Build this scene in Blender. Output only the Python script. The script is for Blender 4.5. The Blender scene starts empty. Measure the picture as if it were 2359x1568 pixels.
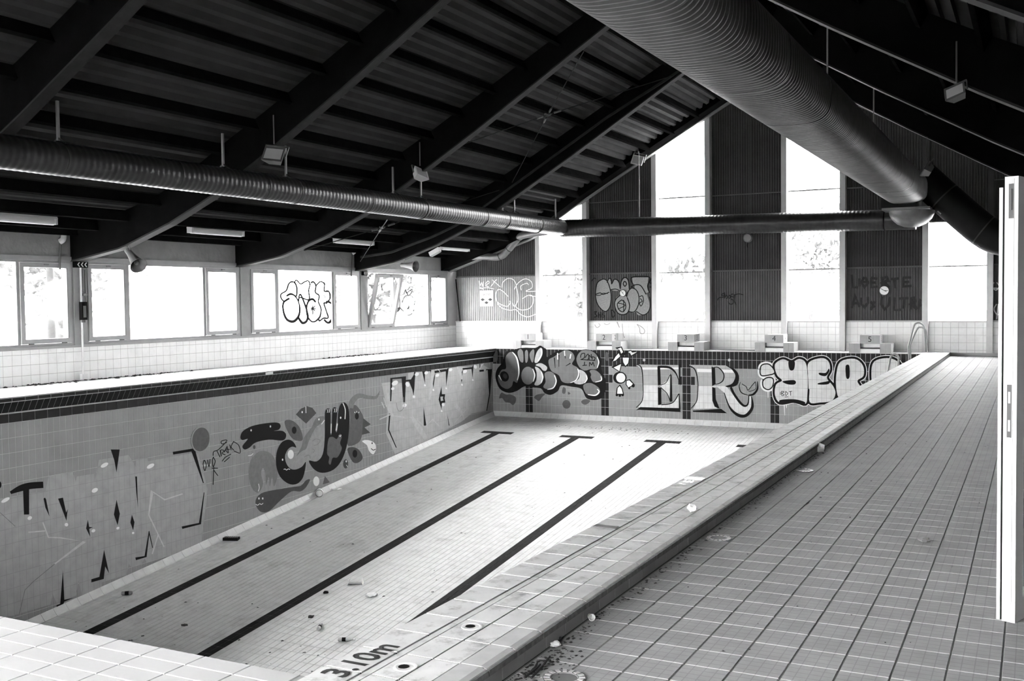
import bpy, bmesh, math, random
from mathutils import Vector, Matrix
from mathutils.geometry import tessellate_polygon
random.seed(7)
S = bpy.context.scene
COL = S.collection

# ------------------------------------------------------------------ camera
W, H = 2359, 1568
CAM = Vector((15.1066, -3.2599, 1.5056)); YAW, PITCH, ROLL, FPX = -.4720, -.0397, -.0114, 2364.76
fwd = Vector((math.sin(YAW)*math.cos(PITCH), math.cos(YAW)*math.cos(PITCH), math.sin(PITCH)))
rt = Vector((math.cos(YAW), -math.sin(YAW), 0)); up = rt.cross(fwd)
RT = rt*math.cos(ROLL)+up*math.sin(ROLL); UP = up*math.cos(ROLL)-rt*math.sin(ROLL)
cd = bpy.data.cameras.new('camera'); cam = bpy.data.objects.new('camera', cd); COL.objects.link(cam)
cam.matrix_world = Matrix(((RT.x, UP.x, -fwd.x, CAM.x), (RT.y, UP.y, -fwd.y, CAM.y), (RT.z, UP.z, -fwd.z, CAM.z), (0, 0, 0, 1)))
cd.sensor_width = 36; cd.lens = FPX/W*36; cd.clip_start = .05; cd.clip_end = 300
S.camera = cam

# ------------------------------------------------------------------ sky and exposure
wd = bpy.data.worlds.new('overcast_sky'); S.world = wd; wd.use_nodes = True
bg = wd.node_tree.nodes['Background']; bg.inputs[0].default_value = (1, 1, 1, 1); bg.inputs[1].default_value = 50.0
S.view_settings.view_transform = 'Standard'; S.view_settings.look = 'None'
S.view_settings.gamma = 1; S.view_settings.use_curve_mapping = False; S.view_settings.exposure = 0.0

# ------------------------------------------------------------------ pixel <-> place
def ray(px, py):
    return RT*((px-W/2)/FPX) - UP*((py-H/2)/FPX) + fwd
def un(p, ax, val):
    d = ray(*p); t = (val-CAM[ax])/d[ax]; return CAM+d*t
def pj(P):
    v = P-CAM; z = v.dot(fwd)
    if z < .2: return None
    return (W/2+FPX*v.dot(RT)/z, H/2-FPX*v.dot(UP)/z, z)
def CR(x0, y0, k): return lambda x, y: (x0+x*k, y0+y*k)

# ------------------------------------------------------------------ materials
MATS = {}
def mat(name, v, rough=.6, var=0, scale=6, bump=0, bscale=40, metal=0, spec=.4, stain=0, sscale=1.2, emit=0):
    if name in MATS: return MATS[name]
    m = bpy.data.materials.new(name); m.use_nodes = True; nt = m.node_tree; b = nt.nodes['Principled BSDF']
    b.inputs['Roughness'].default_value = rough; b.inputs['Metallic'].default_value = metal
    b.inputs['Specular IOR Level'].default_value = spec
    b.inputs['Base Color'].default_value = (v, v, v, 1)
    L = nt.links.new
    if var or stain or bump:
        tc = nt.nodes.new('ShaderNodeTexCoord'); geo = nt.nodes.new('ShaderNodeNewGeometry')
        pos = geo.outputs['Position']
    col = None
    if var:
        n = nt.nodes.new('ShaderNodeTexNoise'); n.inputs['Scale'].default_value = scale; n.inputs['Detail'].default_value = 5
        L(pos, n.inputs['Vector'])
        r = nt.nodes.new('ShaderNodeMapRange'); r.inputs[3].default_value = max(0, v*(1-var)); r.inputs[4].default_value = min(1, v*(1+var))
        r.inputs[1].default_value = .3; r.inputs[2].default_value = .7
        L(n.outputs[0], r.inputs[0]); col = r.outputs[0]
    if stain:
        n = nt.nodes.new('ShaderNodeTexNoise'); n.inputs['Scale'].default_value = sscale; n.inputs['Detail'].default_value = 8; n.inputs['Roughness'].default_value = .7
        L(pos, n.inputs['Vector'])
        r = nt.nodes.new('ShaderNodeMapRange'); r.inputs[1].default_value = .52; r.inputs[2].default_value = .70
        r.inputs[3].default_value = 1; r.inputs[4].default_value = 1-stain
        L(n.outputs[0], r.inputs[0])
        mu = nt.nodes.new('ShaderNodeMath'); mu.operation = 'MULTIPLY'; L(r.outputs[0], mu.inputs[0])
        if col is not None: L(col, mu.inputs[1])
        else: mu.inputs[1].default_value = v
        col = mu.outputs[0]
    if col is not None: L(col, b.inputs['Base Color'])
    if bump:
        n = nt.nodes.new('ShaderNodeTexNoise'); n.inputs['Scale'].default_value = bscale; n.inputs['Detail'].default_value = 4
        L(pos, n.inputs['Vector'])
        bm_ = nt.nodes.new('ShaderNodeBump'); bm_.inputs['Strength'].default_value = bump; bm_.inputs['Distance'].default_value = .02
        L(n.outputs[0], bm_.inputs['Height']); L(bm_.outputs[0], b.inputs['Normal'])
    if emit:
        b.inputs['Emission Color'].default_value = (1, 1, 1, 1); b.inputs['Emission Strength'].default_value = emit
    MATS[name] = m
    return m
def line_mat(name, v, vline, pitch, wid, axes, offs=(0, 0, 0), rough=.6, spec=.4):
    """paint or tile body of value v with thin lines of value vline every pitch along the given world axes"""
    m = bpy.data.materials.new(name); m.use_nodes = True; nt = m.node_tree; b = nt.nodes['Principled BSDF']
    b.inputs['Roughness'].default_value = rough; b.inputs['Specular IOR Level'].default_value = spec; L = nt.links.new
    geo = nt.nodes.new('ShaderNodeNewGeometry'); sp = nt.nodes.new('ShaderNodeSeparateXYZ'); L(geo.outputs['Position'], sp.inputs[0])
    acc = None
    for a, p, w_, o in zip(axes, pitch, wid, offs):
        f = nt.nodes.new('ShaderNodeMath'); f.operation = 'SUBTRACT'; L(sp.outputs[a], f.inputs[0]); f.inputs[1].default_value = o
        d = nt.nodes.new('ShaderNodeMath'); d.operation = 'PINGPONG'; L(f.outputs[0], d.inputs[0]); d.inputs[1].default_value = p/2
        c = nt.nodes.new('ShaderNodeMath'); c.operation = 'LESS_THAN'; L(d.outputs[0], c.inputs[0]); c.inputs[1].default_value = w_/2
        if acc is None: acc = c.outputs[0]
        else:
            x = nt.nodes.new('ShaderNodeMath'); x.operation = 'MAXIMUM'; L(acc, x.inputs[0]); L(c.outputs[0], x.inputs[1]); acc = x.outputs[0]
    r = nt.nodes.new('ShaderNodeMapRange'); r.inputs[3].default_value = v; r.inputs[4].default_value = vline
    L(acc, r.inputs[0]); n = nt.nodes.new('ShaderNodeTexNoise'); n.inputs['Scale'].default_value = 5; n.inputs['Detail'].default_value = 6
    L(geo.outputs['Position'], n.inputs['Vector'])
    q = nt.nodes.new('ShaderNodeMapRange'); q.inputs[1].default_value = .3; q.inputs[2].default_value = .7; q.inputs[3].default_value = .88; q.inputs[4].default_value = 1.08
    L(n.outputs[0], q.inputs[0]); mu = nt.nodes.new('ShaderNodeMath'); mu.operation = 'MULTIPLY'; L(r.outputs[0], mu.inputs[0]); L(q.outputs[0], mu.inputs[1])
    L(mu.outputs[0], b.inputs['Base Color'])
    MATS[name] = m; return m
def glass_mat(name, haze, v=.8):
    m = bpy.data.materials.new(name); m.use_nodes = True; nt = m.node_tree; nt.nodes.remove(nt.nodes['Principled BSDF'])
    out = nt.nodes['Material Output']; L = nt.links.new
    t = nt.nodes.new('ShaderNodeBsdfTransparent'); t.inputs[0].default_value = (.94, .94, .94, 1)
    g = nt.nodes.new('ShaderNodeBsdfGlossy'); g.inputs['Roughness'].default_value = .05
    d = nt.nodes.new('ShaderNodeBsdfTranslucent'); d.inputs[0].default_value = (v, v, v, 1)
    m1 = nt.nodes.new('ShaderNodeMixShader'); m1.inputs[0].default_value = .05; L(t.outputs[0], m1.inputs[1]); L(g.outputs[0], m1.inputs[2])
    m2 = nt.nodes.new('ShaderNodeMixShader'); L(m1.outputs[0], m2.inputs[1]); L(d.outputs[0], m2.inputs[2])
    n = nt.nodes.new('ShaderNodeTexNoise'); n.inputs['Scale'].default_value = 3; n.inputs['Detail'].default_value = 6
    geo = nt.nodes.new('ShaderNodeNewGeometry'); L(geo.outputs['Position'], n.inputs['Vector'])
    r = nt.nodes.new('ShaderNodeMapRange'); r.inputs[1].default_value = .35; r.inputs[2].default_value = .75; r.inputs[3].default_value = haze*.4; r.inputs[4].default_value = haze
    L(n.outputs[0], r.inputs[0]); L(r.outputs[0], m2.inputs[0]); L(m2.outputs[0], out.inputs[0])
    MATS[name] = m; return m

M = MATS
mat('grout_light', .46, .8); mat('grout_dark', .16, .9); mat('grout_mid', .3, .9); mat('grout_kerb', .05, .95, spec=.05)
mat('tile_white', .74, .35, .05, 3); mat('tile_pool', .27, .35, .10, 2.2)
mat('tile_dark', .013, .5, .3, 8, spec=.12); mat('tile_floor', .60, .55, .08, 4, stain=.25, sscale=2.5)
mat('tile_deck_near', .41, .45, .04, 3, stain=.10, sscale=3)
mat('tile_wall', .90, .4, .04, 3, stain=.12, sscale=1.4)
mat('tile_coping', .60, .7, .10, 7, stain=.6, sscale=5.5); mat('tile_nosing', .44, .6, .12, 9); mat('tile_step', .27, .5, .1, 5); mat('nosing_edge', .14, .7, .35, 30)
mat('tile_cove', .62, .5, .08, 5); mat('lane_tile', .018, .8, .4, 5, spec=.05)
line_mat('tile_deck', .37, .30, (.2075/4, .2075/4), (.005, .006), (0, 1), (13.12, 0), rough=.68, spec=.065)
mat('plaster', .25, .9, .12, 3, bump=.9, bscale=9); mat('plaster_smooth', .45, .8, .06, 3)
mat('frame_grey', .30, .5, .06, 6); mat('frame_light', .52, .45, .05, 6); mat('frame_dark', .08, .6); mat('post_white', .66, .5, .06, 4)
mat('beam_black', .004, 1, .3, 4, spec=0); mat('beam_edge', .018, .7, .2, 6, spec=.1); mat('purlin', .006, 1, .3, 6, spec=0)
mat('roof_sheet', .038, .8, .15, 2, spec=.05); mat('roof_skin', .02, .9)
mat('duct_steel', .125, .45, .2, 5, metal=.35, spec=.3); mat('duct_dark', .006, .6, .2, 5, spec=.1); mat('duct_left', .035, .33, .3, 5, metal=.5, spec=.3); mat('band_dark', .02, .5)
mat('panel_dark', .085, .8, .1, 3, spec=.05); mat('panel_upper', .05, .8, .1, 3, spec=.05); mat('panel_lit', .30, .6, .1, 3)
mat('steel', .26, .45, .1, 8, metal=.4); mat('lamp_white', .85, .4); mat('lamp_grey', .16, .5); mat('lamp_glass', .55, .15)
mat('black', .005, .8, spec=.05); mat('black_paint', .007, .75, spec=.1); mat('white_paint', .80, .6); mat('white_plastic', .8, .4)
mat('wall_dim', .12, .9); mat('speaker', .16, .45); mat('tile_block', .40, .6, .08, 6); mat('lock_metal', .06, .5); mat('pole_outside', .012, .9); mat('soot', .012, .95, .4, 40); mat('concrete', .30, .9, .1, 4); mat('post_grey', .30, .8, .08, 5)
mat('ink', .012, .6); mat('paper', .82, .8); mat('cardboard', .35, .9); mat('twig', .03, .9); mat('dirt', .035, .95, .5, 60)
mat('wood_dark', .05, .8, .4, 20); mat('clear_plastic', .55, .15)
mat('ground_outside', .40, .95, .2, .4); mat('foliage', .045, .9, .6, 3); mat('bark', .02, .9, .4, 8); mat('foliage_pale', .065, .9, .5, 3)
glass_mat('glass', .003); glass_mat('glass_hazy', .012, .85)
P25 = (.125, .2475)
line_mat('paint_mid', .36, .29, (.125, .25), (.009, .009), (1, 2), (0, -.436)); line_mat('paint_pale', .47, .36, (.125, .25), (.008, .008), (1, 2), (0, -.436))
line_mat('paint_letter', .70, .42, (.125, .245), (.008, .008), (0, 2), (0, 0)); line_mat('paint_grad', .42, .30, (.125, .245), (.008, .008), (0, 2), (0, 0))
line_mat('paint_bubble', .085, .07, (.125, .245), (.007, .007), (0, 2), (0, 0)); line_mat('paint_bubble_light', .14, .11, (.125, .245), (.007, .007), (0, 2), (0, 0))
mat('paint_g1', .045, .8, .15, 10); mat('paint_g2', .085, .8, .15, 10); mat('paint_g3', .17, .8, .15, 10); mat('paint_g4', .30, .8, .1, 10); mat('paint_spray', .016, .8, .3, 10)
mat('paint_white', .82, .8); mat('paint_light', .52, .8, .1, 10); mat('paint_panel', .24, .8, .2, 30)

# ------------------------------------------------------------------ mesh helpers
class MB:
    def __init__(s): s.v = []; s.f = []; s.m = []
    def add(s, vs, fs, mi=0):
        n = len(s.v); s.v += [tuple(v) for v in vs]; s.f += [tuple(i+n for i in f) for f in fs]; s.m += [mi]*len(fs); return s
    def box(s, a, b, mi=0):
        (x0, y0, z0), (x1, y1, z1) = [(min(p), max(p)) for p in ()] or (a, b)
        x0, x1 = min(x0, x1), max(x0, x1); y0, y1 = min(y0, y1), max(y0, y1); z0, z1 = min(z0, z1), max(z0, z1)
        return s.add([(x0, y0, z0), (x1, y0, z0), (x1, y1, z0), (x0, y1, z0), (x0, y0, z1), (x1, y0, z1), (x1, y1, z1), (x0, y1, z1)],
                     [(0, 3, 2, 1), (4, 5, 6, 7), (0, 1, 5, 4), (1, 2, 6, 5), (2, 3, 7, 6), (3, 0, 4, 7)], mi)
    def obox(s, c, ux, uy, uz, hx, hy, hz, mi=0):
        c = Vector(c); vs = []
        for k in (-1, 1):
            for j, i in ((-1, -1), (-1, 1), (1, 1), (1, -1)):
                vs.append(c+ux*(i*hx)+uy*(j*hy)+uz*(k*hz))
        return s.add(vs, [(0, 3, 2, 1), (4, 5, 6, 7), (0, 1, 5, 4), (1, 2, 6, 5), (2, 3, 7, 6), (3, 0, 4, 7)], mi)
    def tube(s, pts, r, seg=8, caps=True, mi=0, prof=None):
        """pts: Vectors; r: radius or list; prof: list of (a,b) unit offsets instead of a circle"""
        pts = [Vector(p) for p in pts]; n = len(pts)
        rs = r if isinstance(r, (list, tuple)) else [r]*n
        pf = prof or [(math.cos(2*math.pi*i/seg), math.sin(2*math.pi*i/seg)) for i in range(seg)]
        k = len(pf); vs = []; prev = None
        for i, p in enumerate(pts):
            t = (pts[min(i+1, n-1)]-pts[max(i-1, 0)]).normalized()
            if prev is None:
                a = Vector((0, 0, 1)) if abs(t.z) < .9 else Vector((1, 0, 0))
                u = t.cross(a).normalized()
            else:
                u = (prev-t*prev.dot(t)).normalized()
            prev = u; w = t.cross(u)*-1
            w = u.cross(t)
            for a_, b_ in pf: vs.append(p+u*(a_*rs[i])+w*(b_*rs[i]))
        fs = []
        for i in range(n-1):
            for j in range(k):
                j2 = (j+1) % k
                fs.append((i*k+j, i*k+j2, (i+1)*k+j2, (i+1)*k+j))
        if caps:
            fs.append(tuple(range(k))[::-1]); fs.append(tuple(range((n-1)*k, n*k)))
        return s.add(vs, fs, mi)
    def lathe(s, c, axis, prof, seg=20, mi=0):
        """prof: list of (r, h) along axis from c"""
        c = Vector(c); ax = Vector(axis).normalized(); a = Vector((0, 0, 1)) if abs(ax.z) < .9 else Vector((1, 0, 0))
        u = ax.cross(a).normalized(); w = ax.cross(u); vs = []; n = len(prof)
        for r, h in prof:
            for j in range(seg):
                t = 2*math.pi*j/seg; vs.append(c+ax*h+(u*math.cos(t)+w*math.sin(t))*r)
        fs = [(i*seg+j, i*seg+(j+1) % seg, (i+1)*seg+(j+1) % seg, (i+1)*seg+j) for i in range(n-1) for j in range(seg)]
        if prof[0][0] > 1e-5: fs.append(tuple(range(seg))[::-1])
        if prof[-1][0] > 1e-5: fs.append(tuple(range((n-1)*seg, n*seg)))
        return s.add(vs, fs, mi)
    def prism(s, poly, d, mi=0):
        """poly: 3D points of a planar simple polygon, extruded by vector d"""
        poly = [Vector(p) for p in poly]; d = Vector(d); n = len(poly)
        tri = tessellate_polygon([poly])
        vs = poly+[p+d for p in poly]
        fs = [tuple(t) for t in tri]+[tuple(i+n for i in t[::-1]) for t in tri]
        fs += [(i, (i+1) % n, (i+1) % n+n, i+n) for i in range(n)]
        return s.add(vs, fs, mi)
    def build(s, name, mats, parent=None, smooth=False, fix=True):
        me = bpy.data.meshes.new(name); me.from_pydata(s.v, [], s.f)
        for m in (mats if isinstance(mats, (list, tuple)) else [mats]): me.materials.append(M[m] if isinstance(m, str) else m)
        if any(s.m): me.polygons.foreach_set('material_index', s.m)
        if fix:
            bm = bmesh.new(); bm.from_mesh(me); bmesh.ops.recalc_face_normals(bm, faces=bm.faces); bm.to_mesh(me); bm.free()
        if smooth:
            me.polygons.foreach_set('use_smooth', [True]*len(me.polygons))
            try: me.set_sharp_from_angle(angle=math.radians(40))
            except Exception: pass
        me.update()
        o = bpy.data.objects.new(name, me); COL.objects.link(o)
        if parent: o.parent = parent; o.matrix_parent_inverse = parent.matrix_world.inverted()
        return o
def tag(o, label=None, cat=None, group=None, kind=None):
    if label: o['label'] = label
    if cat: o['category'] = cat
    if group: o['group'] = group
    if kind: o['kind'] = kind
    return o
def thing(name, label, cat, loc=(0, 0, 0), group=None):
    o = bpy.data.objects.new(name, None); COL.objects.link(o); o.location = loc; o.empty_display_size = .1
    bpy.context.view_layer.update(); return tag(o, label, cat, group)
def copy_tree(o, delta, label=None, parent=None):
    c = o.copy(); COL.objects.link(c)
    if parent is None:
        c.location = Vector(o.location)+Vector(delta)
        if label: c['label'] = label
    else:
        c.parent = parent
    for ch in o.children: copy_tree(ch, delta, None, c)
    return c
def struct(o, label): o['kind'] = 'structure'; o['label'] = label; return o
def interp(tab, x):
    if x <= tab[0][0]: return tab[0][1]
    for (a, b), (c, d) in zip(tab, tab[1:]):
        if x <= c: return b+(d-b)*(x-a)/(c-a)
    return tab[-1][1]
def smooth_pts(p, closed=False, n=6):
    """Catmull-Rom through 2D points"""
    out = []; k = len(p)
    for i in range(k if closed else k-1):
        g = (lambda j: p[j % k]) if closed else (lambda j: p[max(0, min(k-1, j))])
        a, b, c, d = g(i-1), g(i), g(i+1), g(i+2)
        for t in range(n):
            u = t/n
            out.append(tuple(.5*(2*b[q]+(c[q]-a[q])*u+(2*a[q]-5*b[q]+4*c[q]-d[q])*u*u+(3*b[q]-a[q]-3*c[q]+d[q])*u**3) for q in range(len(b))))
    if not closed: out.append(tuple(p[-1]))
    return out

TILE_CACHE = {}
def tile_mesh(w, h, t, m, ch=.0022):
    k = (round(w, 3), round(h, 3), round(t, 4), m)
    if k in TILE_CACHE: return TILE_CACHE[k]
    a, b = k[0]/2, k[1]/2
    vs = [(-a, -b, 0), (a, -b, 0), (a, b, 0), (-a, b, 0), (-a+ch, -b+ch, t), (a-ch, -b+ch, t), (a-ch, b-ch, t), (-a+ch, b-ch, t)]
    me = bpy.data.meshes.new('tile'); me.from_pydata(vs, [], [(4, 5, 6, 7), (0, 1, 5, 4), (1, 2, 6, 5), (2, 3, 7, 6), (3, 0, 4, 7)])
    me.materials.append(M[m]); me.update(); TILE_CACHE[k] = me; return me
def tile_field(parent, O, U, V, us, vs, matf, gap=.006, t=.004, maxn=300, name='tile', skip=None, flat=None, jit=0):
    """separate tiles for the ones that show largest, the rest joined into one stuff part.  (O,U,V): plane frame, tiles grow along U x V"""
    O, U, V = Vector(O), Vector(U), Vector(V); N = U.cross(V).normalized(); cells = []
    for i, (u0, u1) in enumerate(us):
        for j, (v0, v1) in enumerate(vs):
            if skip and skip(u0, u1, v0, v1): continue
            c = O+U*((u0+u1)/2)+V*((v0+v1)/2); m = matf(i, j, (u0+u1)/2, (v0+v1)/2)
            if m is None: continue
            q = pj(c); area = 0
            if q and -30 < q[0] < W+30 and -30 < q[1] < H+30:
                vd = (c-CAM); area = (u1-u0)*(v1-v0)*(FPX/q[2])**2*abs(vd.normalized().dot(N))
                if vd.dot(N) > 0: area = 0
            cells.append((area, c, u1-u0-gap, v1-v0-gap, m))
    cells.sort(key=lambda q: -q[0])
    k = min(maxn, sum(1 for q in cells if q[0] > 20))
    for a, c, w, h, m in cells[:k]:
        o = bpy.data.objects.new(name, tile_mesh(w, h, t, m)); COL.objects.link(o); o.parent = parent
        o.matrix_parent_inverse = parent.matrix_world.inverted()
        nn = N*(random.uniform(-jit, jit)) if jit else Vector((0, 0, 0))
        o.matrix_world = Matrix(((U.x, V.x, N.x, c.x+nn.x), (U.y, V.y, N.y, c.y+nn.y), (U.z, V.z, N.z, c.z+nn.z), (0, 0, 0, 1)))
    rest = cells[k:]
    if rest:
        mats = sorted({q[4] for q in rest}); mb = MB(); ch = .0022
        for a, c, w, h, m in rest:
            x, y = w/2, h/2
            vs_ = [c+U*(sx*x)+V*(sy*y) for sx, sy in ((-1, -1), (1, -1), (1, 1), (-1, 1))]+[c+U*(sx*(x-ch))+V*(sy*(y-ch))+N*t for sx, sy in ((-1, -1), (1, -1), (1, 1), (-1, 1))]
            mb.add(vs_, [(4, 5, 6, 7), (0, 1, 5, 4), (1, 2, 6, 5), (2, 3, 7, 6), (3, 0, 4, 7)], mats.index(m))
        o = mb.build('small_'+name+'s', mats, parent, fix=False); o['kind'] = 'stuff'
def steps(a, b, p):
    n = int(round((b-a)/p)); return [(a+i*p, a+(i+1)*p) for i in range(n)]

# ------------------------------------------------------------------ flat paint on a plane, traced where it stands on that plane
class Paint:
    def __init__(s, ax, val, sgn): s.ax, s.val, s.sgn = ax, val, sgn; s.parts = {}; s.n = 0
    def _mb(s, m): return s.parts.setdefault(m, MB())
    def _p(s, p, layer): return un(p, s.ax, s.val+s.sgn*(.0016*layer+.00002*min(s.n, 70)))
    def poly(s, pts, m, layer=1, sm=False, cr=None, n=5):
        s.n += 1
        if cr: pts = [cr(*p) for p in pts]
        if sm: pts = smooth_pts(pts, True, n)
        P = [s._p(p, layer) for p in pts]; t = tessellate_polygon([[Vector((p[0], p[1], 0)) for p in pts]])
        s._mb(m).add(P, [tuple(q) for q in t])
    def ell(s, cx, cy, rx, ry, m, layer=1, cr=None, rot=0, n=18):
        c, q = math.cos(rot), math.sin(rot)
        s.poly([(cx+rx*math.cos(a)*c-ry*math.sin(a)*q, cy+rx*math.cos(a)*q+ry*math.sin(a)*c) for a in [2*math.pi*i/n for i in range(n)]], m, layer, False, cr)
    def line(s, pts, w, m, layer=2, sm=True, cr=None, closed=False, k=1):
        """ribbon; w a width or one per point, in the units of pts"""
        s.n += 1; ws = w if isinstance(w, (list, tuple)) else [w]*len(pts)
        q = [(p[0], p[1], ww) for p, ww in zip(pts, ws)]
        if sm: q = smooth_pts(q, closed, 5)
        if closed: q = q+[q[0], q[1]]
        n = len(q); L, Rr = [], []
        for i in range(n):
            a, b = q[max(i-1, 0)], q[min(i+1, n-1)]
            dx, dy = b[0]-a[0], b[1]-a[1]; l = math.hypot(dx, dy) or 1; nx, ny = -dy/l, dx/l
            f = 1
            if 0 < i < n-1 and not sm:
                d1 = (q[i][0]-q[i-1][0], q[i][1]-q[i-1][1]); l1 = math.hypot(*d1) or 1
                f = 1/max(.35, abs(nx*(-d1[1]/l1)+ny*(d1[0]/l1)))
            h = q[i][2]/2*f
            L.append((q[i][0]+nx*h, q[i][1]+ny*h)); Rr.append((q[i][0]-nx*h, q[i][1]-ny*h))
        if cr: L = [cr(*p) for p in L]; Rr = [cr(*p) for p in Rr]
        P = [s._p(p, layer) for p in L]+[s._p(p, layer) for p in Rr]
        s._mb(m).add(P, [(i, i+1, n+i+1, n+i) for i in range(n-1)])
    def build(s, name, label, parent, names):
        """one part; its coats of paint are sub-parts"""
        items = [(m, b) for m, b in s.parts.items() if b.f]; root = None
        for m, b in items:
            nm = names.get(m, 'paint_stroke')
            if root is None: root = b.build(name, m, parent, fix=False); root['label'] = label
            else: b.build(nm, m, root, fix=False)
        return root
def text_mesh(txt, size, m, frame, name, parent, ext=.0, weight=0):
    cu = bpy.data.curves.new(name, 'FONT'); cu.body = txt; cu.size = size; cu.align_x = 'CENTER'; cu.align_y = 'CENTER'; cu.extrude = ext; cu.offset = weight; cu.resolution_u = 3
    t = bpy.data.objects.new('t', cu); COL.objects.link(t); bpy.context.view_layer.update()
    me = bpy.data.meshes.new_from_object(t.evaluated_get(bpy.context.evaluated_depsgraph_get()))
    bpy.data.objects.remove(t); bpy.data.curves.remove(cu)
    me.materials.clear(); me.materials.append(M[m]); me.transform(frame)
    o = bpy.data.objects.new(name, me); COL.objects.link(o)
    if parent: o.parent = parent; o.matrix_parent_inverse = parent.matrix_world.inverted()
    return o
def frame(c, u, v):
    u, v = Vector(u), Vector(v); n = u.cross(v); c = Vector(c)
    return Matrix(((u.x, v.x, n.x, c.x), (u.y, v.y, n.y, c.y), (u.z, v.z, n.z, c.z), (0, 0, 0, 1)))
# ================================================================== THE SETTING
XW, YF, XR, YN, XG = -1.9, 26.0, 19.3, -4.6, 8.7
def zf(y): return -2.1-.1085*(25-max(y, 5))
LANES = (1.25, 3.75, 6.25, 8.75, 11.25)

# ---- pool floor
pf = struct(MB().add([(-.1, 25.1, zf(25)), (12.6, 25.1, zf(25)), (12.6, 5, zf(5)), (-.1, 5, zf(5)), (12.6, -.1, zf(0)), (-.1, -.1, zf(0))] +
    [(-.1, 25.1, -4.8), (12.6, 25.1, -4.8), (12.6, 5, -4.8), (-.1, 5, -4.8), (12.6, -.1, -4.8), (-.1, -.1, -4.8)],
    [(0, 1, 2, 3), (3, 2, 4, 5), (6, 9, 8, 7), (9, 11, 10, 8), (0, 6, 7, 1), (4, 10, 11, 5), (0, 3, 9, 6), (3, 5, 11, 9), (1, 7, 8, 2), (2, 8, 10, 4)]).build('floor_pool', 'grout_mid'),
    'sloping floor of the empty swimming pool, pale tiles with dark lane lines')
sl = math.hypot(20, zf(25)-zf(5)); V_ = Vector((0, 20, zf(25)-zf(5)))/sl
def lane_mat(i, j, u, v):
    y = 5+v*20/sl
    for x in LANES:
        if abs(u-x) < .125 and y < 22.95: return 'lane_tile'
        if abs(u-x) < .44 and 22.72 < y < 22.97: return 'lane_tile'
    return 'tile_floor'
tile_field(pf, (0, 5, zf(5)), (1, 0, 0), V_, steps(0, 12.5, .125), [(a*sl/20, b*sl/20) for a, b in steps(0, 20, .25)], lane_mat, gap=.005, t=.003, name='floor_tile')
tile_field(pf, (0, 0, zf(0)), (1, 0, 0), (0, 1, 0), steps(0, 12.5, .125), steps(0, 5, .25), lane_mat, gap=.005, t=.003, maxn=0, name='deep_floor_tile')

# ---- pool left wall with its overflow edge
prof = [(-.3, -4.8), (-.004, -4.8), (-.004, -.436), (-.004, -.268), (.104, -.080), (.104, -.014), (-.3, -.014)]
pl = struct(MB().prism([(x, 0, z) for x, z in prof], (0, 25, 0)).build('wall_pool_left', 'grout_light'), 'long pool wall of grey tiles under a dark overflow edge, covered in graffiti')
tile_field(pl, (-.004, 0, -.436), (0, 1, 0), (0, 0, 1), steps(0, 25, .125), [(-.25*(k+1), -.25*k) for k in range(16)], lambda i, j, u, v: 'tile_pool', gap=.008, t=.004,
           skip=lambda a, b, c, d: -.436+d < zf(a)+.08)
q_ = Vector((.108, 0, .188)); ql = q_.length; q_.normalize()
tile_field(pl, (-.004, 0, -.268), (0, 1, 0), q_, steps(0, 25, .125), [(.004, ql-.004)], lambda i, j, u, v: 'tile_dark', gap=.008, t=.004, name='gutter_tile')  # dark colour carries the shade of the down-facing undercut
tile_field(pl, (.104, 0, -.080), (0, 1, 0), (0, 0, 1), steps(0, 25, .25), [(0, .064)], lambda i, j, u, v: 'tile_dark' if abs(u-14.37) > .2 else 'tile_white', gap=.009, t=.005, name='edge_tile')
tile_field(pl, (.008, 0, -.436), (0, 1, 0), (0, 0, 1), steps(0, 25, .25), [(0, .155)], lambda i, j, u, v: 'tile_dark', gap=.010, t=.008, name='lip_tile')
MB().box((-.004, 0, -.436), (.008, 25, -.282)).box((-.004, 0, -.282), (.02, 25, -.268)).build('lip', 'grout_light', pl)
def cove(parent, pts, axis_d, L, n, mtl, nm='cove_tile'):
    for i in range(n):
        a, b = i*L/n+.003, (i+1)*L/n-.003
        MB().prism([Vector(p)+Vector(axis_d)*0 for p in pts(a)], pts(b)[0]-pts(a)[0]).build(nm, mtl, parent)
def cove_left(y):
    return [Vector((-.003, y, zf(y)-.02)), Vector((.11, y, zf(y)-.02)), Vector((.11, y, zf(y)+.012)), Vector((.085, y, zf(y)+.03)), Vector((.03, y, zf(y)+.09)), Vector((.004, y, zf(y)+.125)), Vector((-.003, y, zf(y)+.125))]
cove(pl, lambda y: cove_left(y+5), (0, 1, 0), 20, 80, 'tile_cove')

# ---- pool far wall
pfar = struct(MB().box((-.3, 25.004, -4.8), (12.8, 25.3, -.012)).build('wall_pool_far', 'grout_light'), 'end wall of the pool, dark tile band on top and dark lane marks, covered in graffiti')
def far_mat(i, j, u, v):
    if j < 2: return 'tile_dark'
    for x in LANES:
        if abs(u-x) < .125 or (j == 3 and abs(u-x) < .25): return 'tile_dark'
    return 'tile_pool'
tile_field(pfar, (0, 25.004, 0), (1, 0, 0), (0, 0, 1), steps(0, 12.5, .125), [(-.245*(k+1), -.245*k) if k else (-.245, -.012) for k in range(8)], far_mat, gap=.008, t=.004)
cove(pfar, lambda x: [Vector((x, 25.006, zf(25)-.02)), Vector((x, 24.89, zf(24.89)-.02)), Vector((x, 24.89, zf(24.89)+.012)), Vector((x, 24.92, zf(25)+.03)), Vector((x, 24.975, zf(25)+.09)), Vector((x, 24.998, zf(25)+.135)), Vector((x, 25.006, zf(25)+.135))], (1, 0, 0), 12.5, 50, 'tile_cove')
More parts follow.
